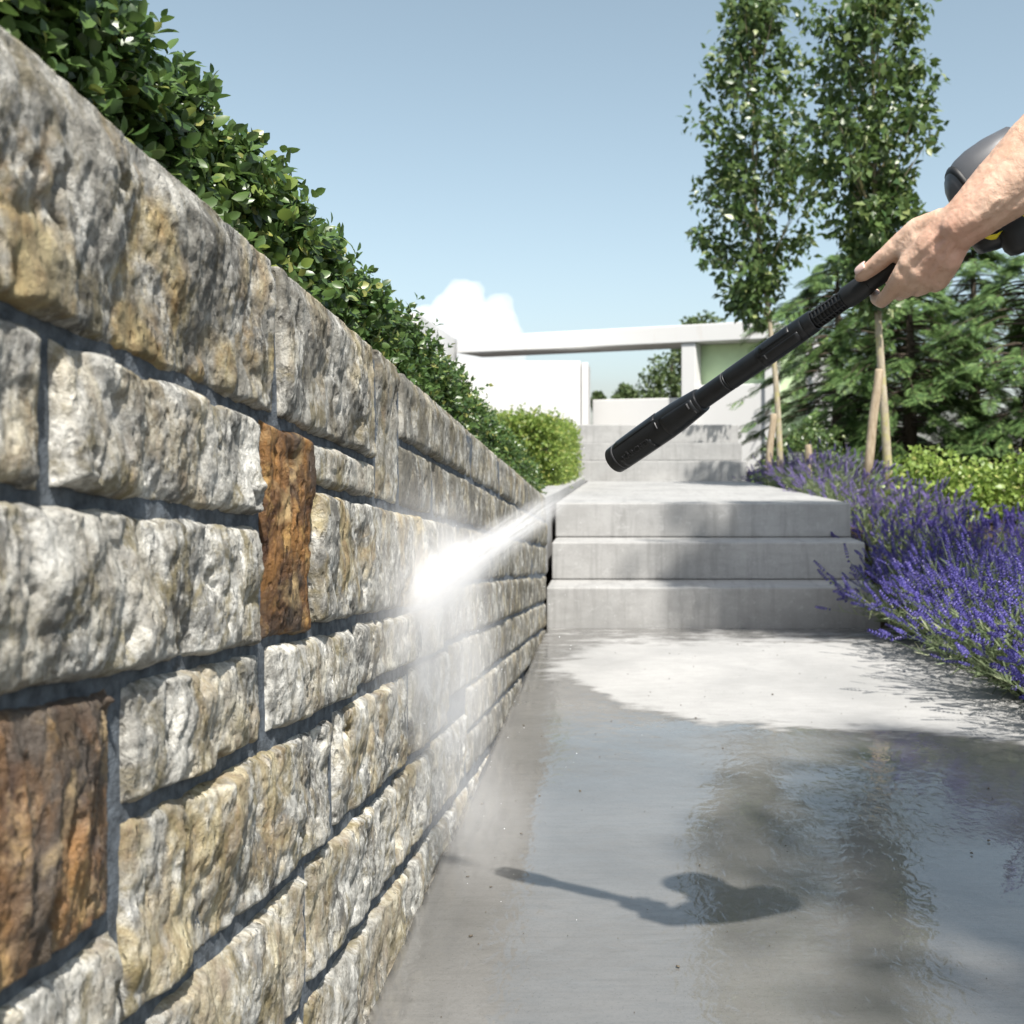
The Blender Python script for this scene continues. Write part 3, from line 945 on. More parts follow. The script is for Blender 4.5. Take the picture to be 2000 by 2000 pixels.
def build_far_hedge():
    r = np.random.default_rng(22)
    off = np.array([-0.9, 6.9, 0.5])
    root = empty('box_hedge', tuple(off), 'sunlit light green hedge beside the landing left of the upper steps', 'hedge')
    x0, x1, y0, y1, zt = -1.7, -0.43, 6.2, 8.7, 0.93
    def top(x, y): return zt + 0.04 * fbm2(x * 3, y * 3, 2, 8) + 0.02 * (y - 6.2) - 0.05 * smooth(-0.6, -0.43, x)
    def prof(X, Y):
        ed = np.minimum.reduce([smooth(x0, x0 + 0.15, X), smooth(x1, x1 - 0.15, X), smooth(y0, y0 + 0.15, Y)])
        return 0.5 + (top(X, Y) - 0.58) * ed, X * 0 + 0.40
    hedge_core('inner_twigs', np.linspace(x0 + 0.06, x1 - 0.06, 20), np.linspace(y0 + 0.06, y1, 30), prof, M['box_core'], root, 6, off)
    n = 5500
    sel = r.random(n)
    b = np.zeros((n, 3)); d = np.zeros((n, 3))
    for i in range(n):
        x = r.uniform(x0, x1); y = r.uniform(y0, y1)
        if sel[i] < 0.42:
            z = r.uniform(0.46, zt); b[i] = (x, y0 + 0.03 + 0.05 * math.sin(x * 9) * 0.4, z); d[i] = (0, -1, 0.5)
        elif sel[i] < 0.68:
            z = r.uniform(0.48, zt); b[i] = (x1 - 0.03 - 0.05 * max(0, (z - 0.7)), y, z); d[i] = (1, -0.2, 0.5)
        else:
            b[i] = (x, y, float(top(x, y)) - 0.03); d[i] = (0.1, -0.1, 1)
    b += 0.02 * r.normal(size=(n, 3)); d += 0.5 * r.normal(size=(n, 3))
    O_, Mm = shoots(b, d, r.uniform(0.03, 0.09, n), 3, 0.030, r)
    T, Fc = leaf_template(1.0, 0.6, 0.12, 0.15, 3)
    V, Fs = instances(T, Fc, Mm, O_ - off)
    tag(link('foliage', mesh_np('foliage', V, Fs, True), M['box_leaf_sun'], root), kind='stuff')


def leafy_clumps(r, centers, radii, per, leaf, T, Fc, up=0.4):
    """leaves scattered round clump centres (N,3) -> verts, faces"""
    N = len(centers)
    c = np.repeat(centers, per, 0); rad = np.repeat(radii, per)
    u = unit(r.normal(size=(len(c), 3)))
    o = c + u * (rad * r.random(len(c)) ** 0.45)[:, None]
    d = unit(u + 0.6 * r.normal(size=u.shape) + np.array([0, 0, -0.35]))
    nrm = unit(np.array([0, 0, up]) + 0.7 * u + 0.6 * r.normal(size=u.shape))
    m = frames(d, nrm) * (leaf * r.uniform(0.6, 1.2, len(c)))[:, None, None]
    return instances(T, Fc, m, o)


def build_young_tree(base, crown_c, crown_r, height0, label, seed, clumps=120, per=34, leaf=0.06, trunk_r=0.032):
    r = np.random.default_rng(seed)
    rr = random.Random(seed)
    bx, by, bz = base
    root = empty('young_tree', base, label, 'tree', 'young trees along the lavender bed')
    cc = np.array(crown_c) - np.array(base)
    rx, rz = crown_r
    top = Vector((cc[0], cc[1], cc[2] + rz * 0.85))
    g = Geo()
    pts = []; rad = []
    for i in range(12):
        t = i / 11
        p = Vector((0, 0, 0)).lerp(top, t)
        k = smooth(0.0, 0.75, np.array(t))
        p.x = float(cc[0] * k) + 0.012 * math.sin(t * 9 + seed); p.y = float(cc[1] * k) + 0.01 * math.cos(t * 7 + seed)
        pts.append(p); rad.append(trunk_r * (1 - 0.8 * t) * (1.25 if i == 0 else 1))
    g.tube(pts, rad, 10)
    C = []; rd = []
    while len(C) < clumps:
        u = r.uniform(-1, 1, 3)
        if np.linalg.norm(u[:2]) > 1: continue
        zz = u[2]
        w = math.sqrt(max(0.05, 1 - abs(zz) ** 2.5)) * (0.86 + 0.16 * zz) * (0.85 + 0.25 * math.sin(seed + zz * 7 + math.atan2(u[1], u[0]) * 2))
        w *= 1 + 0.45 * float(fbm2(np.array(zz * 2.6 + seed), np.array(math.atan2(u[1], u[0]) * 1.1), 2, seed))
        rdl = np.linalg.norm(u[:2])
        if rdl < 0.25 and rr.random() < 0.5: continue
        C.append(cc + np.array([u[0] * rx * w, u[1] * rx * w, zz * rz])); rd.append(rr.uniform(0.06, 0.13) * rx / 0.45)
    C = np.array(C); rd = np.array(rd)
    gl = Geo()
    for c in C[::4]:
        zs = max(height0 * rr.uniform(0.95, 1.5), c[2] - 0.2 - 0.6 * np.linalg.norm(c[:2] - cc[:2]))
        if zs > c[2]: continue
        t = zs / top.z
        i = min(10, max(0, int(t * 11)))
        s = pts[i]
        mid = s.lerp(Vector(c), 0.5) + Vector((0, 0, 0.03))
        gl.tube([s, mid, Vector(c)], [0.007, 0.005, 0.002], 5, False)
    link('trunk', g.mesh('trunk', True), M['trunk'], root)
    T, Fc = leaf_template(1.0, 0.62, 0.10, 0.22, 3)
    V, Fs = leafy_clumps(r, C, rd, per, leaf, T, Fc)
    crown = tag(link('crown', mesh_np('crown', V, Fs, True), M['tree_leaf'], root), kind='stuff')
    link('limbs', gl.mesh('limbs', True), M['trunk'], root)
    return root, pts


def build_conifer(base, height, radius, label, seed, fronds=1500):
    r = np.random.default_rng(seed)
    root = empty('conifer', base, label, 'tree', 'dark conifers behind the lavender bed')
    g = Geo()
    g.tube([(0, 0, -0.1), (0.02, 0, height * 0.5), (0, 0, height * 0.97)], [0.10, 0.06, 0.01], 10)
    link('trunk', g.mesh('trunk', True), M['darktrunk'], root)
    # drooping boughs carrying flat sprays
    nb = fronds // 14
    gb = Geo()
    O_ = []; D_ = []; S_ = []
    for i in range(nb):
        t = (i + r.random()) / nb
        z = height * (0.03 + 0.95 * t)
        prof = (0.72 + 0.28 * math.cos(2.2 * t - 0.7)) * (1 - smooth(0.74, 1.03, np.array(t)) * 0.93)
        L = radius * float(prof) * r.uniform(0.72, 1.12)
        a = r.uniform(0, 2 * math.pi)
        pts = []
        for k in range(5):
            s = k / 4
            pts.append(Vector((math.cos(a + 0.15 * s) * L * s, math.sin(a + 0.15 * s) * L * s, z + 0.10 * L * s - 0.42 * L * s * s)))
        gb.tube(pts, [0.014, 0.011, 0.008, 0.005, 0.003], 4, False)
        for k in range(14):
            s = r.uniform(0.28, 1.0) ** 0.7
            j = min(3, int(s * 4)); f = s * 4 - j
            p = pts[j].lerp(pts[j + 1], f)
            out = Vector((math.cos(a), math.sin(a), -0.35))
            sd = Vector((-math.sin(a), math.cos(a), -0.2)) * r.uniform(-1.1, 1.1)
            O_.append(tuple(p)); D_.append(tuple(out * 0.8 + sd + Vector((0, 0, -0.25 * r.random())))); S_.append(r.uniform(0.7, 1.25))
    link('boughs', gb.mesh('boughs', True), M['darktrunk'], root)
    O_ = np.array(O_); D_ = np.array(D_); S_ = np.array(S_)
    # spray template: stem with paired leaflets
    Vt = []; q = []
    n = 9
    for k in range(n):
        t = (k + 0.5) / n
        w = 0.42 * (1 - t) ** 0.6 * (0.5 + min(1, t * 4) * 0.5) + 0.06
        for sg in (-1, 1):
            b0 = len(Vt)
            Vt += [(t, 0, -0.10 * t * t), (t + 0.05 + 0.25 * w, sg * w * 0.5 - sg * 0.0, -0.10 * t * t + 0.02), (t + 0.10 + 0.55 * w, sg * w, -0.10 * t - 0.06 * w), (t + 0.07 + 0.22 * w, sg * w * 0.44, -0.1 * t * t + 0.015)]
            Vt[b0 + 1] = (Vt[b0 + 1][0] - 0.05, Vt[b0 + 1][1] + sg * 0.016, Vt[b0 + 1][2])
            q.append((b0, b0 + 1, b0 + 2, b0 + 3))
    m = frames(D_, np.array([0, 0, 1.0]) + 0.35 * r.normal(size=D_.shape)) * (0.19 * S_)[:, None, None]
    V, Fs = instances(np.array(Vt), [np.array(q)], m, O_)
    tag(link('crown', mesh_np('crown', V, Fs), M['conifer'], root), kind='stuff')


def build_bush(name, base, rad, label, cat, mat, seed, n=170, per=20, leaf=0.05, group=None):
    r = np.random.default_rng(seed)
    root = empty(name, base, label, cat, group)
    u = unit(r.normal(size=(n, 3))); u[:, 2] = np.abs(u[:, 2]) * 1.0
    k = r.random(n)[:, None] ** 0.33
    wob = 1 + 0.25 * fbm3(u * 2.2 + seed, 3, seed)
    C = u * k * np.array(rad) * wob[:, None]
    T, Fc = leaf_template(1.0, 0.72, 0.10, 0.2, 3)
    V, Fs = leafy_clumps(r, C, np.full(n, 0.09 * max(rad) / 0.5), per, leaf, T, Fc, 0.7)
    tag(link('foliage', mesh_np('foliage', V, Fs, True), mat, root), kind='stuff')
    g = Geo()
    for c in C[::6]:
        g.tube([(c[0] * 0.15, c[1] * 0.15, -0.05), (c[0] * 0.6, c[1] * 0.6, c[2] * 0.5), tuple(c)], [0.010, 0.007, 0.003], 5, False)
    link('stems', g.mesh('stems', True), M['twig'], root)


def spike_template():
    """lavender flower spike along +X, length 1: whorls of small diamond florets"""
    V = []; q = []
    whorls = [(-0.25, 0.10), (0.05, 0.13), (0.24, 0.15), (0.41, 0.15), (0.58, 0.145), (0.74, 0.12), (0.89, 0.085)]
    for i, (t, w) in enumerate(whorls):
        for k in range(5):
            a = 2 * math.pi * k / 5 + i * 0.6
            ca, sa = math.cos(a), math.sin(a)
            b = len(V)
            V += [(t - 0.04, 0.02 * ca, 0.02 * sa),
                  (t + 0.03, w * 0.75 * ca - 0.06 * sa, w * 0.75 * sa + 0.06 * ca),
                  (t + 0.11, w * ca, w * sa),
                  (t + 0.03, w * 0.75 * ca + 0.06 * sa, w * 0.75 * sa - 0.06 * ca),
                  (t + 0.10, 0.02 * ca, 0.02 * sa)]
            q += [(b, b + 1, b + 2, b + 3), (b + 4, b + 3, b + 2, b + 1)]
    return np.array(V), [np.array(q)]


SP_V, SP_F = spike_template()


def build_lavender(base, height, spread, n, lean, label, seed, leaf_n=900, spike=0.055):
    r = np.random.default_rng(seed)
    root = empty('lavender_plant', base, label, 'lavender', 'lavender plants beside the path')
    az = r.uniform(0, 2 * math.pi, n); el = np.sqrt(r.random(n)) * R(66)
    d = np.stack([np.sin(el) * np.cos(az), np.sin(el) * np.sin(az), np.cos(el)], 1) + np.array([lean[0], lean[1], 0]) * 0.5
    d = unit(d)
    L = height * r.uniform(0.72, 1.12, n) * (0.82 + 0.25 * np.sin(el))
    b0 = np.stack([d[:, 0] * spread * 0.3, d[:, 1] * spread * 0.3, np.zeros(n)], 1) + 0.03 * r.normal(size=(n, 3)) * np.array([1, 1, 0])
    bend = 0.10 * r.normal(size=(n, 3)) + np.array([0, 0, 0.10])
    p1 = b0 + d * (L * 0.5)[:, None]
    p2 = b0 + d * L[:, None] + bend * L[:, None]
    p2[:, 2] = np.maximum(p2[:, 2], 0.05 + 0.06 * r.random(n))
    # stems: three sided prisms
    rad = 0.0011
    side = unit(np.cross(d, unit(r.normal(size=(n, 3))))); s2 = np.cross(d, side)
    V = []; 
    for p, k in ((b0, 1.3), (p1, 1.0), (p2, 0.8)):
        for a in (0, 2.094, 4.189):
            V.append(p + (side * math.cos(a) + s2 * math.sin(a)) * rad * k)
    V = np.stack(V, 1).reshape(-1, 3)
    q = []
    for lv in (0, 3):
        for k in range(3):
            q.append((lv + k, lv + (k + 1) % 3, lv + 3 + (k + 1) % 3, lv + 3 + k))
    q = (np.array(q)[None] + (np.arange(n) * 9)[:, None, None]).reshape(-1, 4)
    g = Geo(); g.add(V, q)
    # narrow grey-green leaves on the lower two thirds
    i = r.integers(0, n, leaf_n); t = r.random(leaf_n) ** 1.3 * 0.85
    pos = np.where((t < 0.5)[:, None], b0[i] + (p1[i] - b0[i]) * (t / 0.5)[:, None], p1[i] + (p2[i] - p1[i]) * ((t - 0.5) / 0.5)[:, None])
    ld = unit(d[i] + 0.7 * r.normal(size=(leaf_n, 3)) + np.array([0, 0, 0.3]))
    T = np.array([(0, -0.03, 0), (0.5, -0.05, 0.02), (1, 0, -0.02), (0.5, 0.05, 0.02), (0, 0.03, 0)], float)
    m = frames(ld, unit(r.normal(size=(leaf_n, 3)))) * (0.05 * r.uniform(0.6, 1.3, leaf_n))[:, None, None]
    Vl, Fl = instances(T, [np.array([(0, 1, 3, 4)]), np.array([(1, 2, 3)])], m, pos)
    g.add(Vl, Fl)
    tag(link('stems_and_leaves', g.mesh('stems_and_leaves'), M['lav_leaf'], root), kind='stuff')
    ax = unit(p2 - p1 + 0.05 * r.normal(size=(n, 3)))
    sl = spike * r.uniform(0.6, 1.25, n)
    m = frames(ax, unit(r.normal(size=(n, 3)))) * sl[:, None, None]
    Vs, Fs = instances(SP_V, SP_F, m, p2)
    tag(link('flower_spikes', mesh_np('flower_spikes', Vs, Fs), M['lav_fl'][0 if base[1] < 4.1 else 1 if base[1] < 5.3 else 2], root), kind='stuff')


# ------------------------------------------------------------------ house
def build_house():
    o0 = Vector((0, 14.5, 0.5))
    root = empty('white_house', tuple(o0), 'modern flat roofed white house with long roof beam and pale green recess', 'house')
    # frame along the front: right end nearer
    A = Vector((P(1512, 0, 13.9).x, 13.9, 0)); B = Vector((P(893, 0, 15.9).x, 15.9, 0))
    u = (B - A).normalized(); L = (B - A).length
    w = Vector((-u.y, u.x, 0))       # away from the viewer
    if w.y < 0: w = -w
    zt = H + 265 * 13.9 / F
    def slab(name, mat, a0, a1, d0, d1, z0, z1, bev=0.012):
        me = bevel_box(name, a0, a1, d0, d1, z0, z1, bev)
        for v in me.vertices:
            c = v.co
            v.co = A + u * c.x + w * c.y + Vector((0, 0, c.z)) - o0
        me.flip_normals() if u.cross(w).z < 0 else None
        return link(name, me, mat, root)
    tb = 0.25
    slab('roof_beam', M['white'], 0.0, L, 0.0, 0.75, zt - tb, zt)
    def along(px):     # distance along the front line where the ray through px meets it
        k = (px - VX) / F
        # A.x + u.x*t = k*(A.y+u.y*t)
        return (k * A.y - A.x) / (u.x - k * u.y)
    # posts
    slab('post', M['white_plain'], along(1357), along(1329), 0.03, 0.28, 0.3, zt - tb - 0.002)
    slab('post', M['white_plain'], along(1512), along(1492), 0.03, 0.5, 0.3, zt - tb - 0.002)
    # recess at the right: white parapet below, green back wall
    yv = A.y
    zpar = H + (890 - 752) * 14.4 / F
    slab('green_wall', M['green'], along(1560), along(1325), 0.34, 0.42, 0.3, zt - tb - 0.004)
    slab('parapet', M['white_plain'], along(1492) - 0.002, along(1357) + 0.002, 0.10, 0.26, 0.3, zpar)
    slab('roof_slab', M['white_plain'], 0.05, along(1345), 0.91, 3.0, zt - tb + 0.02, zt - 0.03)
    slab('side_wall', M['white_plain'], -0.12, 0.03, 0.52, 4.0, 0.2, zt - 0.05)
    # low wall between the blocks
    zl = H + (890 - 777) * 14.8 / F
    slab('low_wall', M['white_plain'], along(1327), along(1140), 0.30, 0.50, 0.3, zl)
    # left block
    me_top = H + (890 - 705) * 14.2 / F
    g = bevel_box('left_block', P(700, 0, 14.2).x, P(1134, 0, 14.2).x, 14.2, 15.2, 0.3, me_top, 0.012)
    for v in g.vertices: v.co -= o0
    link('left_block', g, M['white'], root)
    g = bevel_box('block_return', P(1135.5, 0, 14.2).x, P(1150, 0, 15.0).x + 0.02, 14.215, 15.1, 0.3, me_top - 0.02, 0.01)
    for v in g.vertices: v.co -= o0
    link('block_return', g, M['white_plain'], root)
    # left wing that comes forward behind the hedge
    g = bevel_box('left_wing', B.x - 0.45, B.x - 0.05, 13.2, 16.2, 0.3, zt - 0.004, 0.012)
    for v in g.vertices: v.co -= o0
    link('left_wing', g, M['white_plain'], root)


def stake(name, p0, p1, r0, r1, label, group=None, cat='stake'):
    p0 = Vector(p0); p1 = Vector(p1)
    g = Geo()
    d = p1 - p0
    pts = [p0 + d * t + Vector((0.004 * math.sin(9 * t), 0, 0)) - p0 for t in (0, 0.3, 0.6, 0.9, 0.985, 1.0)]
    rr_ = [r0, r0 * 0.99, (r0 + r1) / 2, r1, r1 * 0.95, r1 * 0.8]
    g.tube(pts, rr_, 12)
    o = link(name, g.mesh(name, True), M['stake'], None, p0)
    return tag(o, label, cat, group)


def build_background():
    build_house()
    zt = 0.45
    t1, _ = build_young_tree((1.40, 9.2, 0.40), (1.15, 9.2, 3.42), (0.64, 1.45), 1.7, 'slim young tree with trunk beside the white house corner', 5, 210, 30, 0.085)
    t2, _ = build_young_tree((1.735, 6.8, 0.33), (1.64, 6.8, 2.85), (0.47, 1.15), 1.4, 'young tree with pale lichened trunk behind the lavender', 8, 210, 30, 0.074, 0.034)
    # two taller trees behind the viewer; the photograph shows their dappled shade
    def shade(target, dist): return Vector(target) + SUN * dist
    c = shade((0.92, 4.52, 0.30), 8.0)
    build_young_tree((c.x + 0.3, c.y, 0.02), tuple(c), (0.66, 0.40), 3.5, 'tall tree behind the viewer shading the lower steps', 11, 150, 46, 0.11, 0.07)
    c = shade((1.02, 1.75, 0.0), 8.0)
    build_young_tree((c.x + 0.3, c.y, 0.02), tuple(c), (0.85, 0.75), 3.5, 'tall tree behind the viewer shading the wet path', 14, 200, 36, 0.09, 0.07)
    stake('tree_stake', P(1497, 946, 8.9), P(1511, 808, 8.9), 0.031, 0.029, 'short leaning wooden stake beside the house corner', 'wooden tree stakes')
    stake('tree_stake', P(1690, 960, 6.55), P(1717, 721, 6.55), 0.030, 0.028, 'long leaning wooden stake next to the lichened trunk', 'wooden tree stakes')
    stake('fence_post', P(1580, 975, 8.3), P(1578, 868, 8.3), 0.030, 0.029, 'short upright round post in the lavender', None, 'post')
    # wire fence running back from the short post
    root = empty('wire_fence', tuple(P(1578, 900, 8.35)), 'thin diamond wire mesh fence behind the short post', 'fence')
    g = Geo()
    o = P(1578, 900, 8.35)
    top = H + 10 * 9 / F + 0.02
    xa, xb = P(1538, 0, 9.6).x, P(1578, 0, 8.35).x
    def fp(s, z): return (xa + (xb - xa) * s - o.x, 9.6 + (8.35 - 9.6) * s - o.y, z - o.z)
    Ln = 1.28; hz = 0.40
    for k in range(-8, 30):
        for sg in (1, -1):
            a0 = k * 0.055
            pts = []
            for zz in (0, 1):
                s = (a0 + (zz if sg > 0 else 1 - zz) * hz) / Ln
                pts.append((s, 0.36 + zz * hz))
            if min(p[0] for p in pts) < 0 or max(p[0] for p in pts) > 1: continue
            g.tube([fp(*pts[0]), fp(*pts[1])], 0.0016, 4, False)
    for z in (0.37, 0.76): g.tube([fp(0, z), fp(1, z)], 0.002, 4, False)
    # second bay past the post
    def fp2(s, z): return (xb + 0.9 * s - o.x, 8.35 + 0.25 * s - o.y, z - 0.12 * s - o.z)
    for k in range(-8, 20):
        for sg in (1, -1):
            a0 = k * 0.055
            s0 = (a0 + (0 if sg > 0 else hz)) / 0.93; s1 = (a0 + (hz if sg > 0 else 0)) / 0.93
            if min(s0, s1) < 0 or max(s0, s1) > 1: continue
            g.tube([fp2(s0, 0.36), fp2(s1, 0.76)], 0.0016, 4, False)
    g.tube([fp2(0, 0.76), fp2(1, 0.76)], 0.002, 4, False)
    link('wire_mesh', g.mesh('wire_mesh'), M['wire'], root)
    # conifers
    for px, Y, top_y, rad, lab, sd in ((1635, 12.0, 520, 1.0, 'dark conifer left of the lichened trunk', 31),
                                        (1775, 11.2, 545, 0.95, 'dark conifer just right of the lichened trunk', 32),
                                        (1900, 12.3, 478, 1.05, 'tallest dark conifer under the forearm', 33),
                                        (2010, 10.6, 520, 1.0, 'dark conifer cut by the right edge', 34),
                                        (1700, 14.0, 470, 1.2, 'conifer standing behind the others in the gap between the trees', 35),
                                        (2180, 12.5, 430, 1.2, 'conifer beyond the right edge', 36)):
        b = P(px, 890, Y); b.z = 0.35
        ht = H + (890 - top_y + 35) * Y / F - 0.35
        build_conifer(tuple(b), ht, rad * 1.12, lab, sd, 2100)
    b = P(1578, 890, 10.4); b.z = 0.35
    build_bush('deciduous_bush', tuple(b), (0.42, 0.4, 0.72), 'round mid green bush behind the wire fence', 'bush', M['tree_leaf'], 41, 170, 22, 0.05)
    b = P(1850, 890, 6.6); b.z = 0.36
    build_bush('garden_shrub', (2.02, 6.5, 0.34), (0.42, 0.40, 0.42), 'light green leafy shrub right of the lichened trunk', 'shrub', M['shrub'], 42, 200, 22, 0.042, 'light green shrubs')
    build_bush('garden_shrub', (2.62, 6.3, 0.33), (0.50, 0.45, 0.42), 'light green leafy shrub at the right edge behind the lavender', 'shrub', M['shrub'], 43, 220, 22, 0.042, 'light green shrubs')
    # far trees seen through the opening of the house
    for px, Y, ty, rx, rz, lab, sd in ((1312, 30, 690, 0.95, 1.35, 'round tree seen through the opening beside the white post', 51),
                                       (1222, 34, 752, 0.42, 0.6, 'small distant tree low in the house opening', 52),
                                       (1168, 40, 766, 0.25, 0.4, 'tiny distant treetop next to the left block', 53),
                                       (1370, 27, 610, 0.8, 1.0, 'treetop showing just above the roof beam', 54)):
        b = P(px, 890, Y); b.z = 0.4
        topz = H + (890 - ty) * Y / F
        r = np.random.default_rng(sd)
        root = empty('far_tree', tuple(b), lab, 'tree', 'far trees behind the house')
        n = 130
        C = unit(r.normal(size=(n, 3))) * (r.random(n)[:, None] ** 0.4) * np.array([rx, rx, rz]) + np.array([0, 0, topz - 0.4 - rz])
        T, Fc = leaf_template(1.0, 0.7, 0.1, 0.2, 3)
        V, Fs = leafy_clumps(r, C, np.full(n, 0.22 * rx), 26, 0.14, T, Fc)
        tag(link('crown', mesh_np('crown', V, Fs), M['far_leaf'], root), kind='stuff')
        g = Geo(); g.tube([(0, 0, -0.2), (0.05, 0, topz - 0.4 - rz), (0, 0, topz - 0.5)], [0.14, 0.1, 0.03], 8)
        link('trunk', g.mesh('trunk', True), M['darktrunk'], root)


def build_lavender_bed():
    spec = [
        # x, y, height, n, lean, label
        (1.22, 4.05, 0.33, 340, (-0.48, -0.2), 'lavender clump spilling over the end of the lowest step'),
        (1.27, 3.62, 0.34, 330, (-0.60, -0.25), 'lavender clump hanging over the path below the lowest step'),
        (1.27, 3.12, 0.34, 330, (-0.60, -0.25), 'lavender clump at the right edge trailing lowest over the path'),
        (1.30, 2.68, 0.33, 240, (-0.5, -0.25), 'lavender clump mostly beyond the right edge nearest the viewer'),
        (1.60, 3.75, 0.38, 300, (-0.2, -0.3), 'deep blue lavender clump at the right edge behind the front row'),
        (1.48, 4.40, 0.34, 300, (-0.3, -0.25), 'lavender clump beside the middle step'),
        (1.85, 4.35, 0.38, 300, (-0.15, -0.2), 'tall deep violet lavender clump at the right edge'),
        (1.33, 4.95, 0.32, 240, (-0.2, -0.2), 'lavender clump beside the edge of the landing'),
        (1.75, 4.95, 0.34, 260, (-0.1, -0.2), 'violet lavender clump in front of the light shrub'),
        (2.2, 5.0, 0.36, 260, (-0.1, -0.2), 'violet lavender clump in the far right corner under the shrub'),
        (1.36, 5.65, 0.32, 200, (-0.1, -0.2), 'pale lavender clump in front of the leaning long stake'),
        (1.68, 5.75, 0.30, 200, (-0.1, -0.2), 'pale lavender clump at the foot of the lichened trunk'),
        (1.34, 6.40, 0.32, 190, (-0.1, -0.1), 'sunlit lavender clump left of the long stake'),
        (1.40, 7.20, 0.33, 180, (-0.05, -0.1), 'upright sunlit lavender clump with tall spikes before the conifers'),
        (1.32, 7.95, 0.30, 160, (-0.05, -0.1), 'sunlit lavender clump around the short post'),
        (1.22, 8.65, 0.20, 120, (-0.1, -0.1), 'small lavender clump at the house corner by the short stake'),
        (1.95, 3.2, 0.38, 140, (-0.2, -0.2), 'lavender clump beyond the right edge'),
    ]
    for i, (x, y, h, n, lean, lab) in enumerate(spec):
        z = float(bed_z(y))
        build_lavender((x + (0.03 if x < 1.5 else 0), y, z), h, 0.28, int(n * (0.66 if y < 4.6 else 0.72)), lean, lab, 100 + i, 4200 if y < 4.6 else 1600)


# ------------------------------------------------------------------ lance, gun and arm
NOZ = P(1201, 899, 1.35)
IMP = P(800, 1180, 690 / 422.0)
LD = IMP - NOZ


def lance_t(px):
    k = (px - VX) / F
    # NOZ.x - LD.x*t = k*(NOZ.y - LD.y*t)
    return (NOZ.x - k * NOZ.y) / (LD.x - k * LD.y)


def lance_p(px):
    return NOZ - LD * lance_t(px)


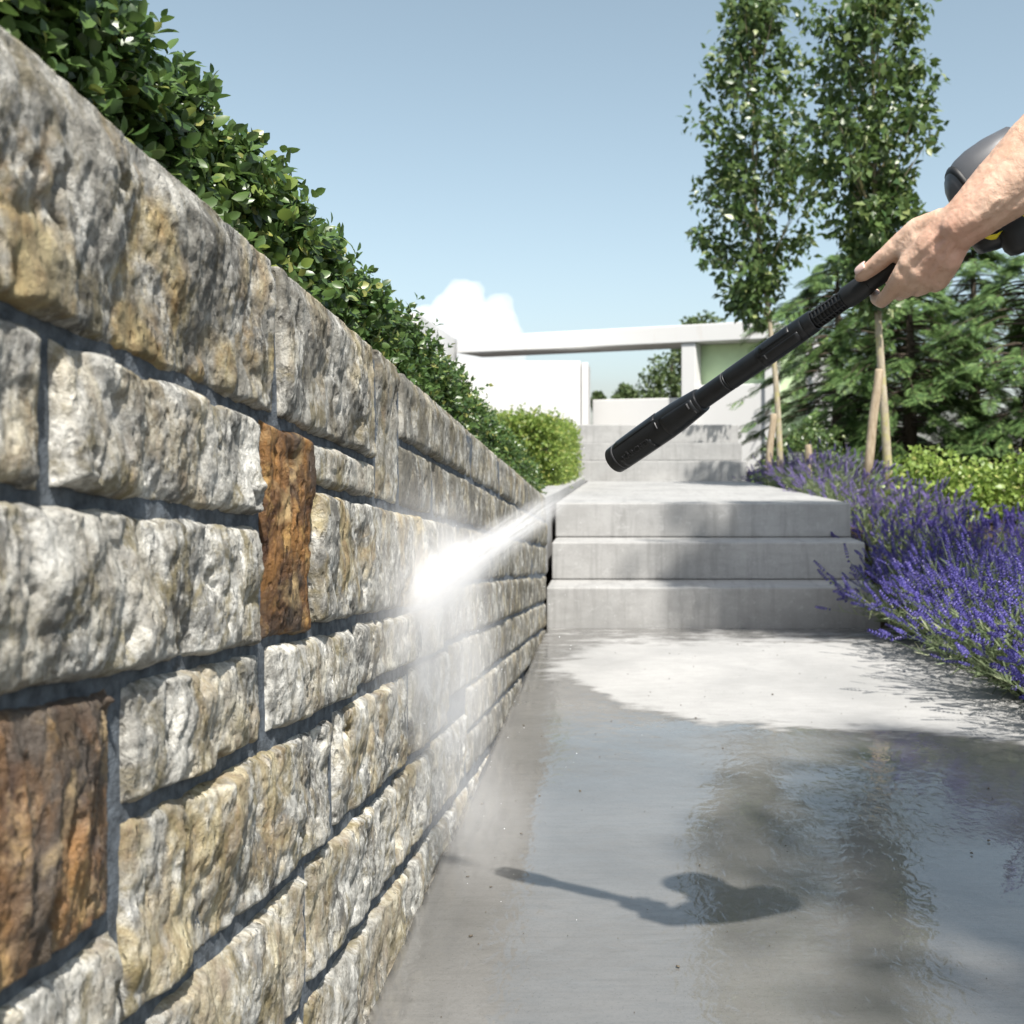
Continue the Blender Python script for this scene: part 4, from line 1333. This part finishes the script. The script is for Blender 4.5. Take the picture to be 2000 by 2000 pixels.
def build_lance():
    a = -LD.normalized()                       # nozzle -> grip
    up = Vector((0, 0, 1)); up = (up - a * up.dot(a)).normalized()
    side = a.cross(up)
    view = Vector((0, 0, H)) - NOZ; view = (view - a * view.dot(a)).normalized()
    ang_v = math.atan2(view.dot(up), view.dot(side))
    root = empty('pressure_lance', tuple(NOZ), 'black pressure washer spray lance held out over the steps', 'spray lance')
    cx = 0.819
    def L(dist):        # pixel distance from the tip along the lance -> metres along the axis
        return (lance_p(1201 + cx * dist) - NOZ).length
    def Rm(dist, rpx):
        return rpx * lance_p(1201 + cx * dist).y / F
    def pt(s, r, ang):
        return a * s + (side * math.cos(ang) + up * math.sin(ang)) * r
    def lathe(name, prof, mat, seg=40, par=root, close=True):
        V = []; q = []
        for s, r in prof:
            for k in range(seg):
                V.append(tuple(pt(s, r, 2 * math.pi * k / seg)))
        for i in range(len(prof) - 1):
            for k in range(seg):
                k2 = (k + 1) % seg
                q.append((i * seg + k, (i + 1) * seg + k, (i + 1) * seg + k2, i * seg + k2))
        g = Geo(); g.add(np.array(V), np.array(q))
        me = g.mesh(name, True)
        o = link(name, me, mat, par)
        try:
            me.set_sharp_from_angle(angle=R(32))
        except Exception:
            pass
        return o
    def prof(lst):
        return [(L(d), Rm(d, r)) for d, r in lst]
    # nozzle sleeve (front section)
    noz = lathe('nozzle_sleeve', prof([(6, 12), (4, 14), (3, 22), (1, 25.5), (0, 26), (1, 26.8), (14, 27.6), (15, 26.6), (17, 26.6), (18, 27.8), (60, 29), (120, 30), (150, 29.2), (190, 26), (204, 24.6), (206, 24), (207, 19.5)]), M['plastic'])
    lathe('nozzle_highlight', prof([(15.2, 26.0), (15.4, 27.9), (17.0, 27.9), (17.2, 26.0)]), M['plastic_highlight'], 40, noz)  # pale ring drawn in as the highlight of the groove
    lathe('middle_tube', prof([(205, 19.4), (206, 20.2), (266, 20.4), (267, 19.6), (269, 19.6), (270, 20.6), (272, 20.6), (273, 19.6), (276, 19.6), (277, 21), (350, 21.6), (352, 21.4)]), M['plastic'])
    lathe('seam_highlight', prof([(267.2, 19.0), (267.4, 20.55), (268.3, 20.55), (268.5, 19.0)]), M['plastic_highlight'])  # highlight along the seam, drawn as a lighter ring
    lathe('rear_sleeve', prof([(349, 19), (350, 22), (353, 23), (400, 23.2), (450, 22.8), (455, 22.6), (456, 21.9), (458, 21.9), (459, 22.6), (474, 22.3), (477, 21.6), (478, 16)]), M['plastic'])
    # raised panels, like the moulded grips on the sleeves
    def panel(name, d0, d1, rpx, a0, a1, thick=1.5, par=root, mat='plastic'):
        n, mseg = 10, 8
        V = []; q = []
        for layer in (0, 1):
            for i in range(n + 1):
                for k in range(mseg + 1):
                    t = i / n; d = d0 + (d1 - d0) * t
                    ang = a0 + (a1 - a0) * k / mseg
                    inset = 0.0
                    rp = (rpx(d) if callable(rpx) else rpx) + (thick if layer else -1)
                    V.append(tuple(pt(L(d), Rm(d, rp), ang)))
        W = mseg + 1; off = (n + 1) * W
        for i in range(n):
            for k in range(mseg):
                b = off + i * W + k
                q.append((b, b + W, b + W + 1, b + 1))
        per = [i * W for i in range(n + 1)] + [n * W + k for k in range(1, W)] + [i * W + mseg for i in range(n - 1, -1, -1)] + [k for k in range(mseg - 1, 0, -1)]
        for i in range(len(per)):
            p, p2 = per[i], per[(i + 1) % len(per)]
            q.append((p2, p, p + off, p2 + off))
        g = Geo(); g.add(np.array(V), np.array(q))
        me = g.mesh(name); bm = bmesh.new(); bm.from_mesh(me); bmesh.ops.recalc_face_normals(bm, faces=bm.faces[:]); bm.to_mesh(me); bm.free()
        return link(name, me, M[mat], par)
    nr = lambda d: np.interp(d, [18, 60, 120, 150, 190, 204], [27.8, 29, 30, 29.2, 26, 24.6])
    rrr = lambda d: np.interp(d, [353, 400, 450], [23, 23.2, 22.8])
    panel('grip_panel', 130, 200, nr, ang_v - 0.9, ang_v + 0.55, 1.4, noz)
    panel('grip_panel', 24, 96, nr, ang_v - 1.15, ang_v - 0.18, 1.2, noz)
    panel('grip_panel', 24, 118, nr, ang_v + 0.75, ang_v + 1.5, 1.2, noz)
    panel('grip_panel', 362, 430, rrr, ang_v + 0.45, ang_v + 1.15, 1.3)
    panel('grip_panel', 356, 444, rrr, ang_v - 0.9, ang_v + 0.1, 1.1)
    panel('highlight_line', 189, 191.5, nr, ang_v - 0.05, ang_v + 0.38, 2.2, noz, 'plastic_highlight')  # grey slivers here and below are painted highlights on the sleeves
    panel('highlight_line', 119, 120.3, nr, ang_v + 0.1, ang_v + 0.55, 1.6, noz, 'plastic_highlight')
    panel('highlight_line', 366, 368, rrr, ang_v - 0.35, ang_v + 0.02, 1.9, root, 'plastic_highlight')
    panel('highlight_line', 26, 27.5, nr, ang_v - 0.95, ang_v - 0.6, 1.9, noz, 'plastic_highlight')
    # ribbed grille section
    lathe('grille_core', prof([(476, 15.5), (552, 15.5)]), M['plastic'])
    gr = empty('grille', (0, 0, 0)); gr.parent = root
    for k in range(9):
        d = 482 + 8.1 * k
        lathe('rib', prof([(d - 1.0, 15), (d - 1.0, 19.0), (d + 1.0, 19.0), (d + 1.0, 15)]), M['plastic_rough'], 32, gr)
    for k in range(8):
        an = ang_v + 0.28 + k * math.pi / 4
        w = 0.055
        panel('rail', 477, 551, 15.5, an - w, an + w, 3.9, gr, 'plastic_rough')
    # collar and grip; the grip carries on behind the hand to the gun
    lathe('collar', prof([(549, 16), (550, 20.5), (553, 21.8), (580, 22.2), (598, 21.6), (606, 20.6), (607, 19)]), M['plastic_rough'])
    lathe('grip', prof([(605, 18), (606, 19.6), (640, 19.6), (680, 19), (730, 18.4), (790, 19), (800, 19), (801, 10)]), M['plastic_rough'])
    # lettering moulded into the nozzle
    cu = bpy.data.curves.new('lettering', 'FONT')
    cu.body = 'KÄRCHER'; cu.size = 1.0; cu.extrude = 0.03; cu.align_x = 'CENTER'; cu.align_y = 'CENTER'
    tmp = bpy.data.objects.new('tmp_text', cu); COL.objects.link(tmp)
    bpy.context.view_layer.update()
    me = bpy.data.meshes.new_from_object(tmp.evaluated_get(bpy.context.evaluated_depsgraph_get()))
    bpy.data.objects.remove(tmp); bpy.data.curves.remove(cu)
    co = np.array([v.co[:] for v in me.vertices])
    wx = co[:, 0].max() - co[:, 0].min()
    sc = 62 / wx        # px along the axis
    for v in me.vertices:
        d = 62 + v.co.x * sc
        r0 = Rm(d, float(nr(d)))
        ang = ang_v - 0.25 + (v.co.y * sc * 1.15) * lance_p(1201 + cx * d).y / F / r0
        v.co = pt(L(d), r0 + (0.0011 if v.co.z > 0 else 0.0), ang)
    me.update()
    link('moulded_lettering', me, M['plastic_letter'], noz)

    # gun body behind the wrist
    def gp(px, py, Y): return P(px, py, Y) - NOZ
    Yg = 1.082
    def loft(name, secs, mat, seg=28, par=root):
        """secs: list of (centre, half-width vector, half-height vector)"""
        V = []; q = []
        for c, wv, hv in secs:
            for k in range(seg):
                t = 2 * math.pi * k / seg
                ct, stt = math.cos(t), math.sin(t)
                e = 0.75
                V.append(tuple(c + wv * (abs(ct) ** e * (1 if ct > 0 else -1)) + hv * (abs(stt) ** e * (1 if stt > 0 else -1))))
        for i in range(len(secs) - 1):
            for k in range(seg):
                k2 = (k + 1) % seg
                q.append((i * seg + k, i * seg + k2, (i + 1) * seg + k2, (i + 1) * seg + k))
        n = len(V)
        V.append(tuple(secs[0][0])); V.append(tuple(secs[-1][0]))
        t3 = [(n, (k + 1) % seg, k) for k in range(seg)] + [(n + 1, (len(secs) - 1) * seg + k, (len(secs) - 1) * seg + (k + 1) % seg) for k in range(seg)]
        g = Geo(); g.add(np.array(V), [np.array(q), np.array(t3)])
        me = g.mesh(name, True)
        return link(name, me, mat, par)
    s_ = Yg / F
    dirx = Vector((0.85, 0, 0.53)).normalized()          # picture-plane direction of the gun axis
    prp = Vector((0.53, 0, -0.85)).normalized()          # down-right across it
    dep = Vector((0, 1, 0))
    # grey rounded housing: an arched shell above the forearm
    c0 = gp(1908, 372, Yg + 0.03)
    gb = loft('gun_housing', [(c0 + dirx * (x * s_), prp * (hw * s_), dep * (dd * s_)) for x, hw, dd in
               ((-58, 6, 4), (-56, 20, 12), (-51, 36, 22), (-42, 51, 32), (-28, 64, 40), (-8, 74, 46), (20, 80, 50), (60, 82, 51), (110, 78, 48), (122, 62, 38))], M['gun_grey'])
    loft('housing_band', [(c0 + dirx * (x * s_), prp * (hw * s_), dep * (dd * s_)) for x, hw, dd in
          ((-34, 58, 35), (-33, 62.5, 39.5), (-24, 69, 43.5), (-23, 65, 41))], M['plastic_rough'], 28, gb)
    # black lower body with trigger
    c1 = gp(1965, 436, Yg + 0.015)
    lb = loft('gun_body', [(c1 + dirx * (x * s_), prp * (hw * s_), dep * (dd * s_)) for x, hw, dd in
               ((-78, 10, 10), (-72, 26, 24), (-40, 36, 34), (10, 44, 38), (70, 48, 40), (110, 46, 38), (118, 36, 30))], M['plastic'])
    c2 = gp(1992, 470, Yg)
    hd = Vector((0.40, 0.0, -0.92)).normalized(); hw_ = Vector((0.92, 0, 0.40)).normalized()
    loft('gun_handle', [(c2 + hd * (x * s_), hw_ * (w * s_), dep * (d * s_)) for x, w, d in ((-60, 34, 26), (-20, 36, 28), (8, 33, 27), (20, 26, 22), (24, 14, 12))], M['plastic_rough'])
    # yellow trim: a folded chevron strip on the near side
    def strip(name, pl, wd, Y, mat, par, th=0.004):
        V = []; q = []
        for i, (px, py) in enumerate(pl):
            for dy in (0, wd[i]):
                for dd in (0, th):
                    V.append(tuple(gp(px, py + dy, Y + dd)))
        for i in range(len(pl) - 1):
            b = i * 4; c = b + 4
            q += [(b, c, c + 2, b + 2), (b + 1, b + 3, c + 3, c + 1), (b, b + 1, c + 1, c), (b + 2, c + 2, c + 3, b + 3)]
        q += [(0, 2, 3, 1), (len(V) - 4, len(V) - 3, len(V) - 1, len(V) - 2)]
        g = Geo(); g.add(np.array(V), np.array(q))
        me = g.mesh(name); bm = bmesh.new(); bm.from_mesh(me); bmesh.ops.recalc_face_normals(bm, faces=bm.faces[:]); bmesh.ops.bevel(bm, geom=bm.edges[:], offset=0.0006, segments=1, affect='EDGES'); bm.to_mesh(me); bm.free()
        return link(name, me, M[mat], par)
    strip('yellow_trim', [(1908, 452), (1919, 452), (1935, 459), (1946, 457), (1958, 450)], [7, 12, 10, 10, 1], Yg - 0.012, 'yellow', lb)
    strip('yellow_edge', [(1977, 398), (1986, 408), (1999, 420), (2020, 433)], [2.5, 3, 3, 3], Yg - 0.032, 'yellow', lb, 0.002)


def skin_union(name, chains, mat, voxel, origin, smooth_it=6, disp=None):
    """chains: lists of (point, radius[, flatten vector/factor]); swept balls fused by voxel remesh into one continuous body"""
    bm = bmesh.new()
    for ch in chains:
        for i in range(len(ch) - 1):
            (p0, r0), (p1, r1) = ch[i][:2], ch[i + 1][:2]
            p0 = Vector(p0); p1 = Vector(p1)
            n = max(2, int((p1 - p0).length / (0.28 * min(r0, r1))))
            for k in range(n + (1 if i == len(ch) - 2 else 0)):
                t = k / n
                p = p0.lerp(p1, t); r = r0 + (r1 - r0) * t
                bmesh.ops.create_icosphere(bm, subdivisions=2, radius=r, matrix=Matrix.Translation(p - origin))
    me = bpy.data.meshes.new(name)
    bm.to_mesh(me); bm.free()
    o = link(name, me, mat, None, origin)
    md = o.modifiers.new('remesh', 'REMESH'); md.mode = 'VOXEL'; md.voxel_size = voxel; md.use_smooth_shade = True
    sm = o.modifiers.new('smooth', 'SMOOTH'); sm.factor = 0.5; sm.iterations = smooth_it
    bpy.context.view_layer.update()
    dg = bpy.context.evaluated_depsgraph_get()
    me2 = bpy.data.meshes.new_from_object(o.evaluated_get(dg))
    o.modifiers.clear()
    o.data = me2
    bpy.data.meshes.remove(me)
    if not me2.materials: me2.materials.append(mat)
    me2.polygons.foreach_set('use_smooth', np.ones(len(me2.polygons), dtype=bool))
    return o


def build_arm():
    Yh = 1.065
    s = Yh / F
    def q(px, py, near=0.0):      # near: millimetres towards the viewer
        Y = lance_p(min(px, 1885)).y - 0.010 - 0.00018 * max(0, px - 1885)
        return P(px, py, Y - near / 1000.0)
    mm = 0.001
    def r(pxr): return pxr * s
    ch = []
    # forearm: two parallel bones' worth of width (oval section)
    for du, nr_, k in ((-1, 0, 1), (0, 8, 1.03), (1, 0, 1)):
        def off(px, py, w): return (px + 0.55 * du * w, py + 0.83 * du * w)
        ch.append([(q(*off(1866, 447, 16), 10 + nr_), r(30)), (q(*off(1895, 424, 17), 8 + nr_), r(33)), (q(*off(1950, 376, 22), 4 + nr_), r(41 * k)), (q(*off(2030, 306, 30), -2 + nr_), r(50 * k)), (q(*off(2150, 200, 34), -10 + nr_), r(58 * k)), (q(*off(2400, -20, 30), -30 + nr_), r(64 * k))])
    # back of the hand: four metacarpals fanning from the wrist
    wr = [(1846, 440), (1856, 449), (1864, 459), (1870, 470)]
    kn = [(1771, 516), (1792, 535), (1814, 547), (1836, 550)]
    kz = [19, 14, 6, -3]
    for i in range(4):
        w, k_ = wr[i], kn[i]
        m_ = ((w[0] + k_[0]) / 2, (w[1] + k_[1]) / 2)
        ch.append([(q(*w, 12 - 2 * i), r(27)), (q(*m_, 15 + (kz[i] - 15) * 0.4), r(25)), (q(*k_, kz[i]), r(19.5 - i * 0.8))])
    # palm bulk behind (towards the lance)
    ch.append([(q(1836, 452, 0), r(30)), (q(1800, 490, -2), r(30)), (q(1778, 506, 2), r(22))])
    ch.append([(q(1850, 475, -4), r(26)), (q(1825, 515, -8), r(26)), (q(1812, 530, -8), r(22))])
    # knuckle heads
    for i in range(4):
        ch.append([(q(kn[i][0] + 2, kn[i][1] - 2, kz[i] + 2), r(18.5 - i)), (q(kn[i][0] - 2, kn[i][1] + 2, kz[i] + 2.5), r(17.5 - i))])
    # index finger: down over the near side, then under the lance
    ch.append([(q(1771, 516, 19), r(19)), (q(1757, 540, 20), r(17.5)), (q(1747, 560, 15), r(17.8)), (q(1734, 577, 8), r(15.8)), (q(1722, 588, -4), r(14.8)), (q(1713, 584, -20), r(13.8)), (q(1708, 572, -32), r(12))])
    # middle, ring, little: folded further under
    ch.append([(q(1792, 535, 14), r(18)), (q(1781, 554, 11), r(17)), (q(1769, 567, 4), r(16.5)), (q(1757, 574, -10), r(15)), (q(1746, 568, -26), r(13.5)), (q(1740, 552, -36), r(12))])
    ch.append([(q(1814, 547, 6), r(17)), (q(1804, 560, 0), r(16)), (q(1793, 565, -8), r(15.5)), (q(1781, 562, -24), r(14)), (q(1772, 548, -36), r(12.5))])
    ch.append([(q(1836, 550, -3), r(15.5)), (q(1827, 558, -9), r(14.5)), (q(1817, 556, -18), r(13.5)), (q(1806, 546, -30), r(12)), (q(1800, 534, -38), r(11))])
    # thumb lying along the top of the grip
    ch.append([(q(1838, 432, 10), r(25)), (q(1792, 450, 10), r(26)), (q(1752, 482, 12), r(21.5)), (q(1731, 500, 14), r(19)), (q(1712, 516, 14), r(18)), (q(1697, 528, 13), r(16.8)), (q(1686, 536, 12), r(15)), (q(1680, 540, 11), r(12.5))])
    # web between thumb and index
    ch.append([(q(1792, 468, 12), r(25)), (q(1768, 492, 13), r(20))])
    ch.append([(q(1780, 480, 6), r(20)), (q(1756, 504, 6), r(14))])
    # tendons and veins
    tend = [[(1846, 446), (1812, 480), (1776, 508)], [(1856, 456), (1828, 496), (1796, 527)], [(1866, 466), (1842, 508), (1818, 539)]]
    for i, tl in enumerate(tend):
        zz = [(36 - 3 * i), (38 - 4 * i), (30 - 5 * i)]
        zz = [27.5 - 2.0 * i, 27.5 - 3.0 * i, 27.5 - 5.5 * i]
        ch.append([(q(*p_, z_), r(5.0)) for p_, z_ in zip(tl, zz)])
    ch.append([(q(1888, 436, 27), r(4.5)), (q(1866, 452, 28), r(5)), (q(1850, 470, 27), r(4.5)), (q(1832, 500, 22), r(4))])
    ch.append([(q(1950, 388, 30), r(5)), (q(1915, 420, 28), r(5)), (q(1880, 446, 27), r(5))])
    origin = q(1860, 450, 0)
    o = skin_union('person', ch, M['skin'], 0.0016, origin, 9)
    tag(o, 'bare forearm and left hand gripping the black spray lance', 'person')
    # finer relief: wrinkles and tendons pressed into the skin
    me = o.data
    co = np.empty(len(me.vertices) * 3, np.float32); me.vertices.foreach_get('co', co); co = co.reshape(-1, 3).astype(float)
    no = np.empty(len(me.vertices) * 3, np.float32); me.vertices.foreach_get('normal', no); no = no.reshape(-1, 3)
    d = 0.0007 * fbm3(co * 70, 3, 4) + 0.0004 * fbm3(co * 220, 2, 9)
    me.vertices.foreach_set('co', (co + no * d[:, None]).astype(np.float32).ravel()); me.update()
    # thumb nail
    c = q(1689, 529, 12); ax = (q(1678, 538, 11) - q(1700, 521, 14)).normalized()
    n_ = Vector((-0.45, -0.72, 0.52)); n_ = (n_ - ax * n_.dot(ax)).normalized(); sd = ax.cross(n_)
    V = []; qd = []
    nu, nv = 9, 9
    for i in range(nu):
        for j in range(nv):
            u = -1 + 2 * i / (nu - 1); v = -1 + 2 * j / (nv - 1)
            e = 1 - 0.18 * max(0, u) ** 3 - 0.12 * max(0, -u) ** 3
            V.append(tuple(c - origin + ax * (u * 0.0068) + sd * (v * e * 0.0056) + n_ * (0.0087 - 0.0022 * v * v - 0.0006 * u * u)))
    for i in range(nu - 1):
        for j in range(nv - 1):
            qd.append((i * nv + j, (i + 1) * nv + j, (i + 1) * nv + j + 1, i * nv + j + 1))
    g = Geo(); g.add(np.array(V), np.array(qd))
    nm = g.mesh('thumb_nail', True)
    nl = link('thumb_nail', nm, M['nail'], o)
    sol = nl.modifiers.new('thick', 'SOLIDIFY'); sol.thickness = 0.0012; sol.offset = 0


# ------------------------------------------------------------------ water
def build_water():
    # the jet: a widening cone of spray from the nozzle to the wall, denser along its core
    ax = LD.normalized(); Lj = LD.length + 0.01
    t = NT('water_spray')
    co = tex_obj(t)
    sp = t.n('ShaderNodeSeparateXYZ'); t.l(co, sp.inputs[0])
    z = t.math('DIVIDE', sp.outputs[2], Lj)
    rad = t.math('SQRT', t.math('ADD', t.math('POWER', sp.outputs[0], 2), t.math('POWER', sp.outputs[1], 2)))
    Rz = t.math('ADD', 0.009, t.math('MULTIPLY', z, 0.064))
    rn = t.math('DIVIDE', rad, Rz)
    core = t.math('POWER', t.math('SUBTRACT', 1.0, rn, clamp=True), 2.2)
    st = t.noise(t.mapping(co, (1, 1, 0.06)), 150, 5, 0.65)
    st = t.ramp(st, [(0.38, 0.06), (0.62, 1.7)])
    grow = t.ramp(z, [(0.0, 0.10), (0.20, 0.12), (0.34, 0.85), (0.6, 0.75), (1.0, 0.32)])
    den = t.math('MULTIPLY', t.math('MULTIPLY', core, grow), t.math('MULTIPLY', st, 82))
    pv = t.n('ShaderNodeVolumePrincipled')
    pv.inputs['Color'].default_value = (0.97, 0.975, 0.985, 1)
    pv.inputs['Anisotropy'].default_value = -0.2
    t.l(den, pv.inputs['Density'])
    t.l(pv.outputs[0], t.out.inputs['Volume'])
    g = Geo()
    g.tube([(0, 0, 0.0), (0, 0, Lj * 0.5), (0, 0, Lj)], [0.011, 0.043, 0.075], 24)
    o = link('water_jet', g.mesh('water_jet'), t.m, None, NOZ)
    o.rotation_euler = ax.to_track_quat('Z', 'Y').to_euler()
    tag(o, 'white fan of high pressure water hitting the stone wall', 'water jet', kind='stuff')

    # the mist thrown back from the wall
    t = NT('water_mist')
    co = tex_obj(t)
    def blob(c, rad, k, p=1.5):
        m = t.mapping(co, tuple(1 / x for x in rad), tuple(-c[i] / rad[i] for i in range(3)))
        ln = t.n('ShaderNodeVectorMath', operation='LENGTH'); t.l(m, ln.inputs[0])
        return t.math('MULTIPLY', t.math('POWER', t.math('SUBTRACT', 1.0, ln.outputs['Value'], clamp=True), p), k)
    org = Vector((-0.28, 1.72, 0.42))
    def lc(px, py, Y, dx=0.0):
        p = P(px, py, Y) - org; p.x += dx
        return (p.x, p.y, p.z)
    parts = [
        blob(lc(812, 1165, 1.66, 0.01), (0.08, 0.26, 0.18), 3.0, 2.0),
        blob(lc(850, 1110, 1.78, 0.02), (0.09, 0.34, 0.16), 5, 1.8),
        blob(lc(812, 1310, 1.66, 0.012), (0.05, 0.10, 0.22), 10, 1.8),
        blob(lc(865, 1280, 1.85, 0.03), (0.10, 0.30, 0.24), 3.2),
        blob(lc(870, 1430, 1.70, 0.02), (0.10, 0.26, 0.22), 2.5),
        blob(lc(885, 1600, 1.55, 0.05), (0.12, 0.22, 0.12), 1.6),
        blob(lc(765, 1160, 1.50, 0.03), (0.08, 0.28, 0.22), 4),
    ]
    den = parts[0]
    for p_ in parts[1:]: den = t.math('ADD', den, p_)
    n1 = t.ramp(t.noise(t.mapping(co, (1, 1, 0.45)), 13, 5, 0.6, 0.5), [(0.30, 0.1), (0.68, 1.5)])
    den = t.math('MULTIPLY', den, n1)
    pv = t.n('ShaderNodeVolumePrincipled')
    pv.inputs['Color'].default_value = (0.97, 0.975, 0.985, 1)
    pv.inputs['Anisotropy'].default_value = -0.2
    t.l(den, pv.inputs['Density'])
    t.l(pv.outputs[0], t.out.inputs['Volume'])
    g = Geo(); x0 = WX - org.x - 0.012
    g.box(x0, x0 + 0.34, 1.22 - org.y, 3.45 - org.y, 0.004 - org.z, 0.74 - org.z)
    o = link('water_mist', g.mesh('water_mist'), t.m, None, org)
    tag(o, 'drifting white mist rebounding from the wet stones', 'mist', kind='stuff')

    # loose droplets flung off the wall
    r = np.random.default_rng(77)
    n = 700
    c = np.array(IMP)
    d = unit(np.stack([np.abs(r.normal(0.5, 0.35, n)), r.normal(0.15, 0.8, n), r.normal(-0.2, 0.6, n)], 1))
    dist = r.exponential(0.12, n)
    p = c + d * dist[:, None]; p[:, 2] -= 0.8 * dist ** 2
    ok = (p[:, 2] > 0.01) & (p[:, 0] > WX + 0.02)
    p = p[ok]
    bm = bmesh.new(); bmesh.ops.create_icosphere(bm, subdivisions=1, radius=1)
    T = np.array([v.co[:] for v in bm.verts]); Fc = np.array([[v.index for v in f.verts] for f in bm.faces]); bm.free()
    rd = 0.0003 + 0.0006 * r.random(len(p)) ** 3
    m = np.eye(3)[None] * rd[:, None, None]
    V, Fs = instances(T, [Fc], m, p - c)
    wm = mat_simple('water_droplet', (0.9, 0.92, 0.95), 0.05, 0.6)
    tag(link('water_droplets', mesh_np('water_droplets', V, Fs, True), wm, None, IMP), 'scattered bright droplets around the jet', 'droplets', kind='stuff')


def build_cloud():
    t = NT('cloud')
    pv = t.n('ShaderNodeVolumeScatter')
    pv.inputs['Color'].default_value = (0.95, 0.955, 0.965, 1)
    pv.inputs['Density'].default_value = 0.03
    t.l(pv.outputs[0], t.out.inputs['Volume'])
    mat = t.m
    Yc = 900.0; s = Yc / F
    c0 = P(910, 640, Yc)
    bm = bmesh.new()
    for px, py, rp in ((905, 588, 44), (880, 612, 42), (972, 608, 34), (940, 628, 40), (830, 640, 46), (860, 650, 50), (910, 655, 50), (960, 650, 46), (1000, 655, 26), (985, 632, 30), (790, 655, 30), (925, 570, 22), (890, 568, 20), (985, 590, 20), (800, 690, 60), (900, 700, 70), (980, 690, 50)):
        bmesh.ops.create_icosphere(bm, subdivisions=4, radius=rp * s * 0.93, matrix=Matrix.Translation(P(px, py, Yc + random.uniform(-10, 10)) - c0))
    me = bpy.data.meshes.new('cloud'); bm.to_mesh(me); bm.free()
    o = link('cloud', me, mat, None, c0)
    md = o.modifiers.new('remesh', 'REMESH'); md.mode = 'VOXEL'; md.voxel_size = 1.7
    bpy.context.view_layer.update()
    me2 = bpy.data.meshes.new_from_object(o.evaluated_get(bpy.context.evaluated_depsgraph_get()))
    o.modifiers.clear(); o.data = me2
    if not me2.materials: me2.materials.append(mat)
    co = np.empty(len(me2.vertices) * 3, np.float32); me2.vertices.foreach_get('co', co); co = co.reshape(-1, 3).astype(float)
    no = np.empty(len(me2.vertices) * 3, np.float32); me2.vertices.foreach_get('normal', no); no = no.reshape(-1, 3)
    dd = 4.0 * np.abs(fbm3(co / 14, 4, 3)) + 1.5 * fbm3(co / 5, 3, 5)
    me2.vertices.foreach_set('co', (co + no * dd[:, None]).astype(np.float32).ravel())
    me2.polygons.foreach_set('use_smooth', np.ones(len(me2.polygons), dtype=bool)); me2.update()
    tag(o, 'puffy white cumulus cloud above the left end of the roof', 'cloud')


def build_grit():
    r = np.random.default_rng(5)
    n = 240
    x = r.uniform(-0.3, 1.05, n); y = 1.2 + 3.0 * r.random(n) ** 0.8
    bm = bmesh.new(); bmesh.ops.create_icosphere(bm, subdivisions=1, radius=1)
    T = np.array([v.co[:] for v in bm.verts]); Fc = np.array([[v.index for v in f.verts] for f in bm.faces]); bm.free()
    s = 0.0008 + 0.0022 * r.random(n) ** 4
    m = rot_from(np.tile([[0.0, 0, 1]], (n, 1)), r.uniform(0, 6, n)) * s[:, None, None] * np.array([1.6, 1.0, 0.6])[None, None, :]
    V, Fs = instances(T, [Fc], m, np.stack([x, y, 0.002 + s * 0.4], 1))
    tag(link('grit', mesh_np('grit', V, Fs), M['grit']), 'specks of dark grit scattered on the concrete path', 'grit', kind='stuff')


build_terrain()
build_path()
build_steps()
build_wall()
build_wall_hedge()
build_far_hedge()
build_background()
build_lavender_bed()
build_lance()
build_arm()
build_cloud()
build_grit()
build_water()
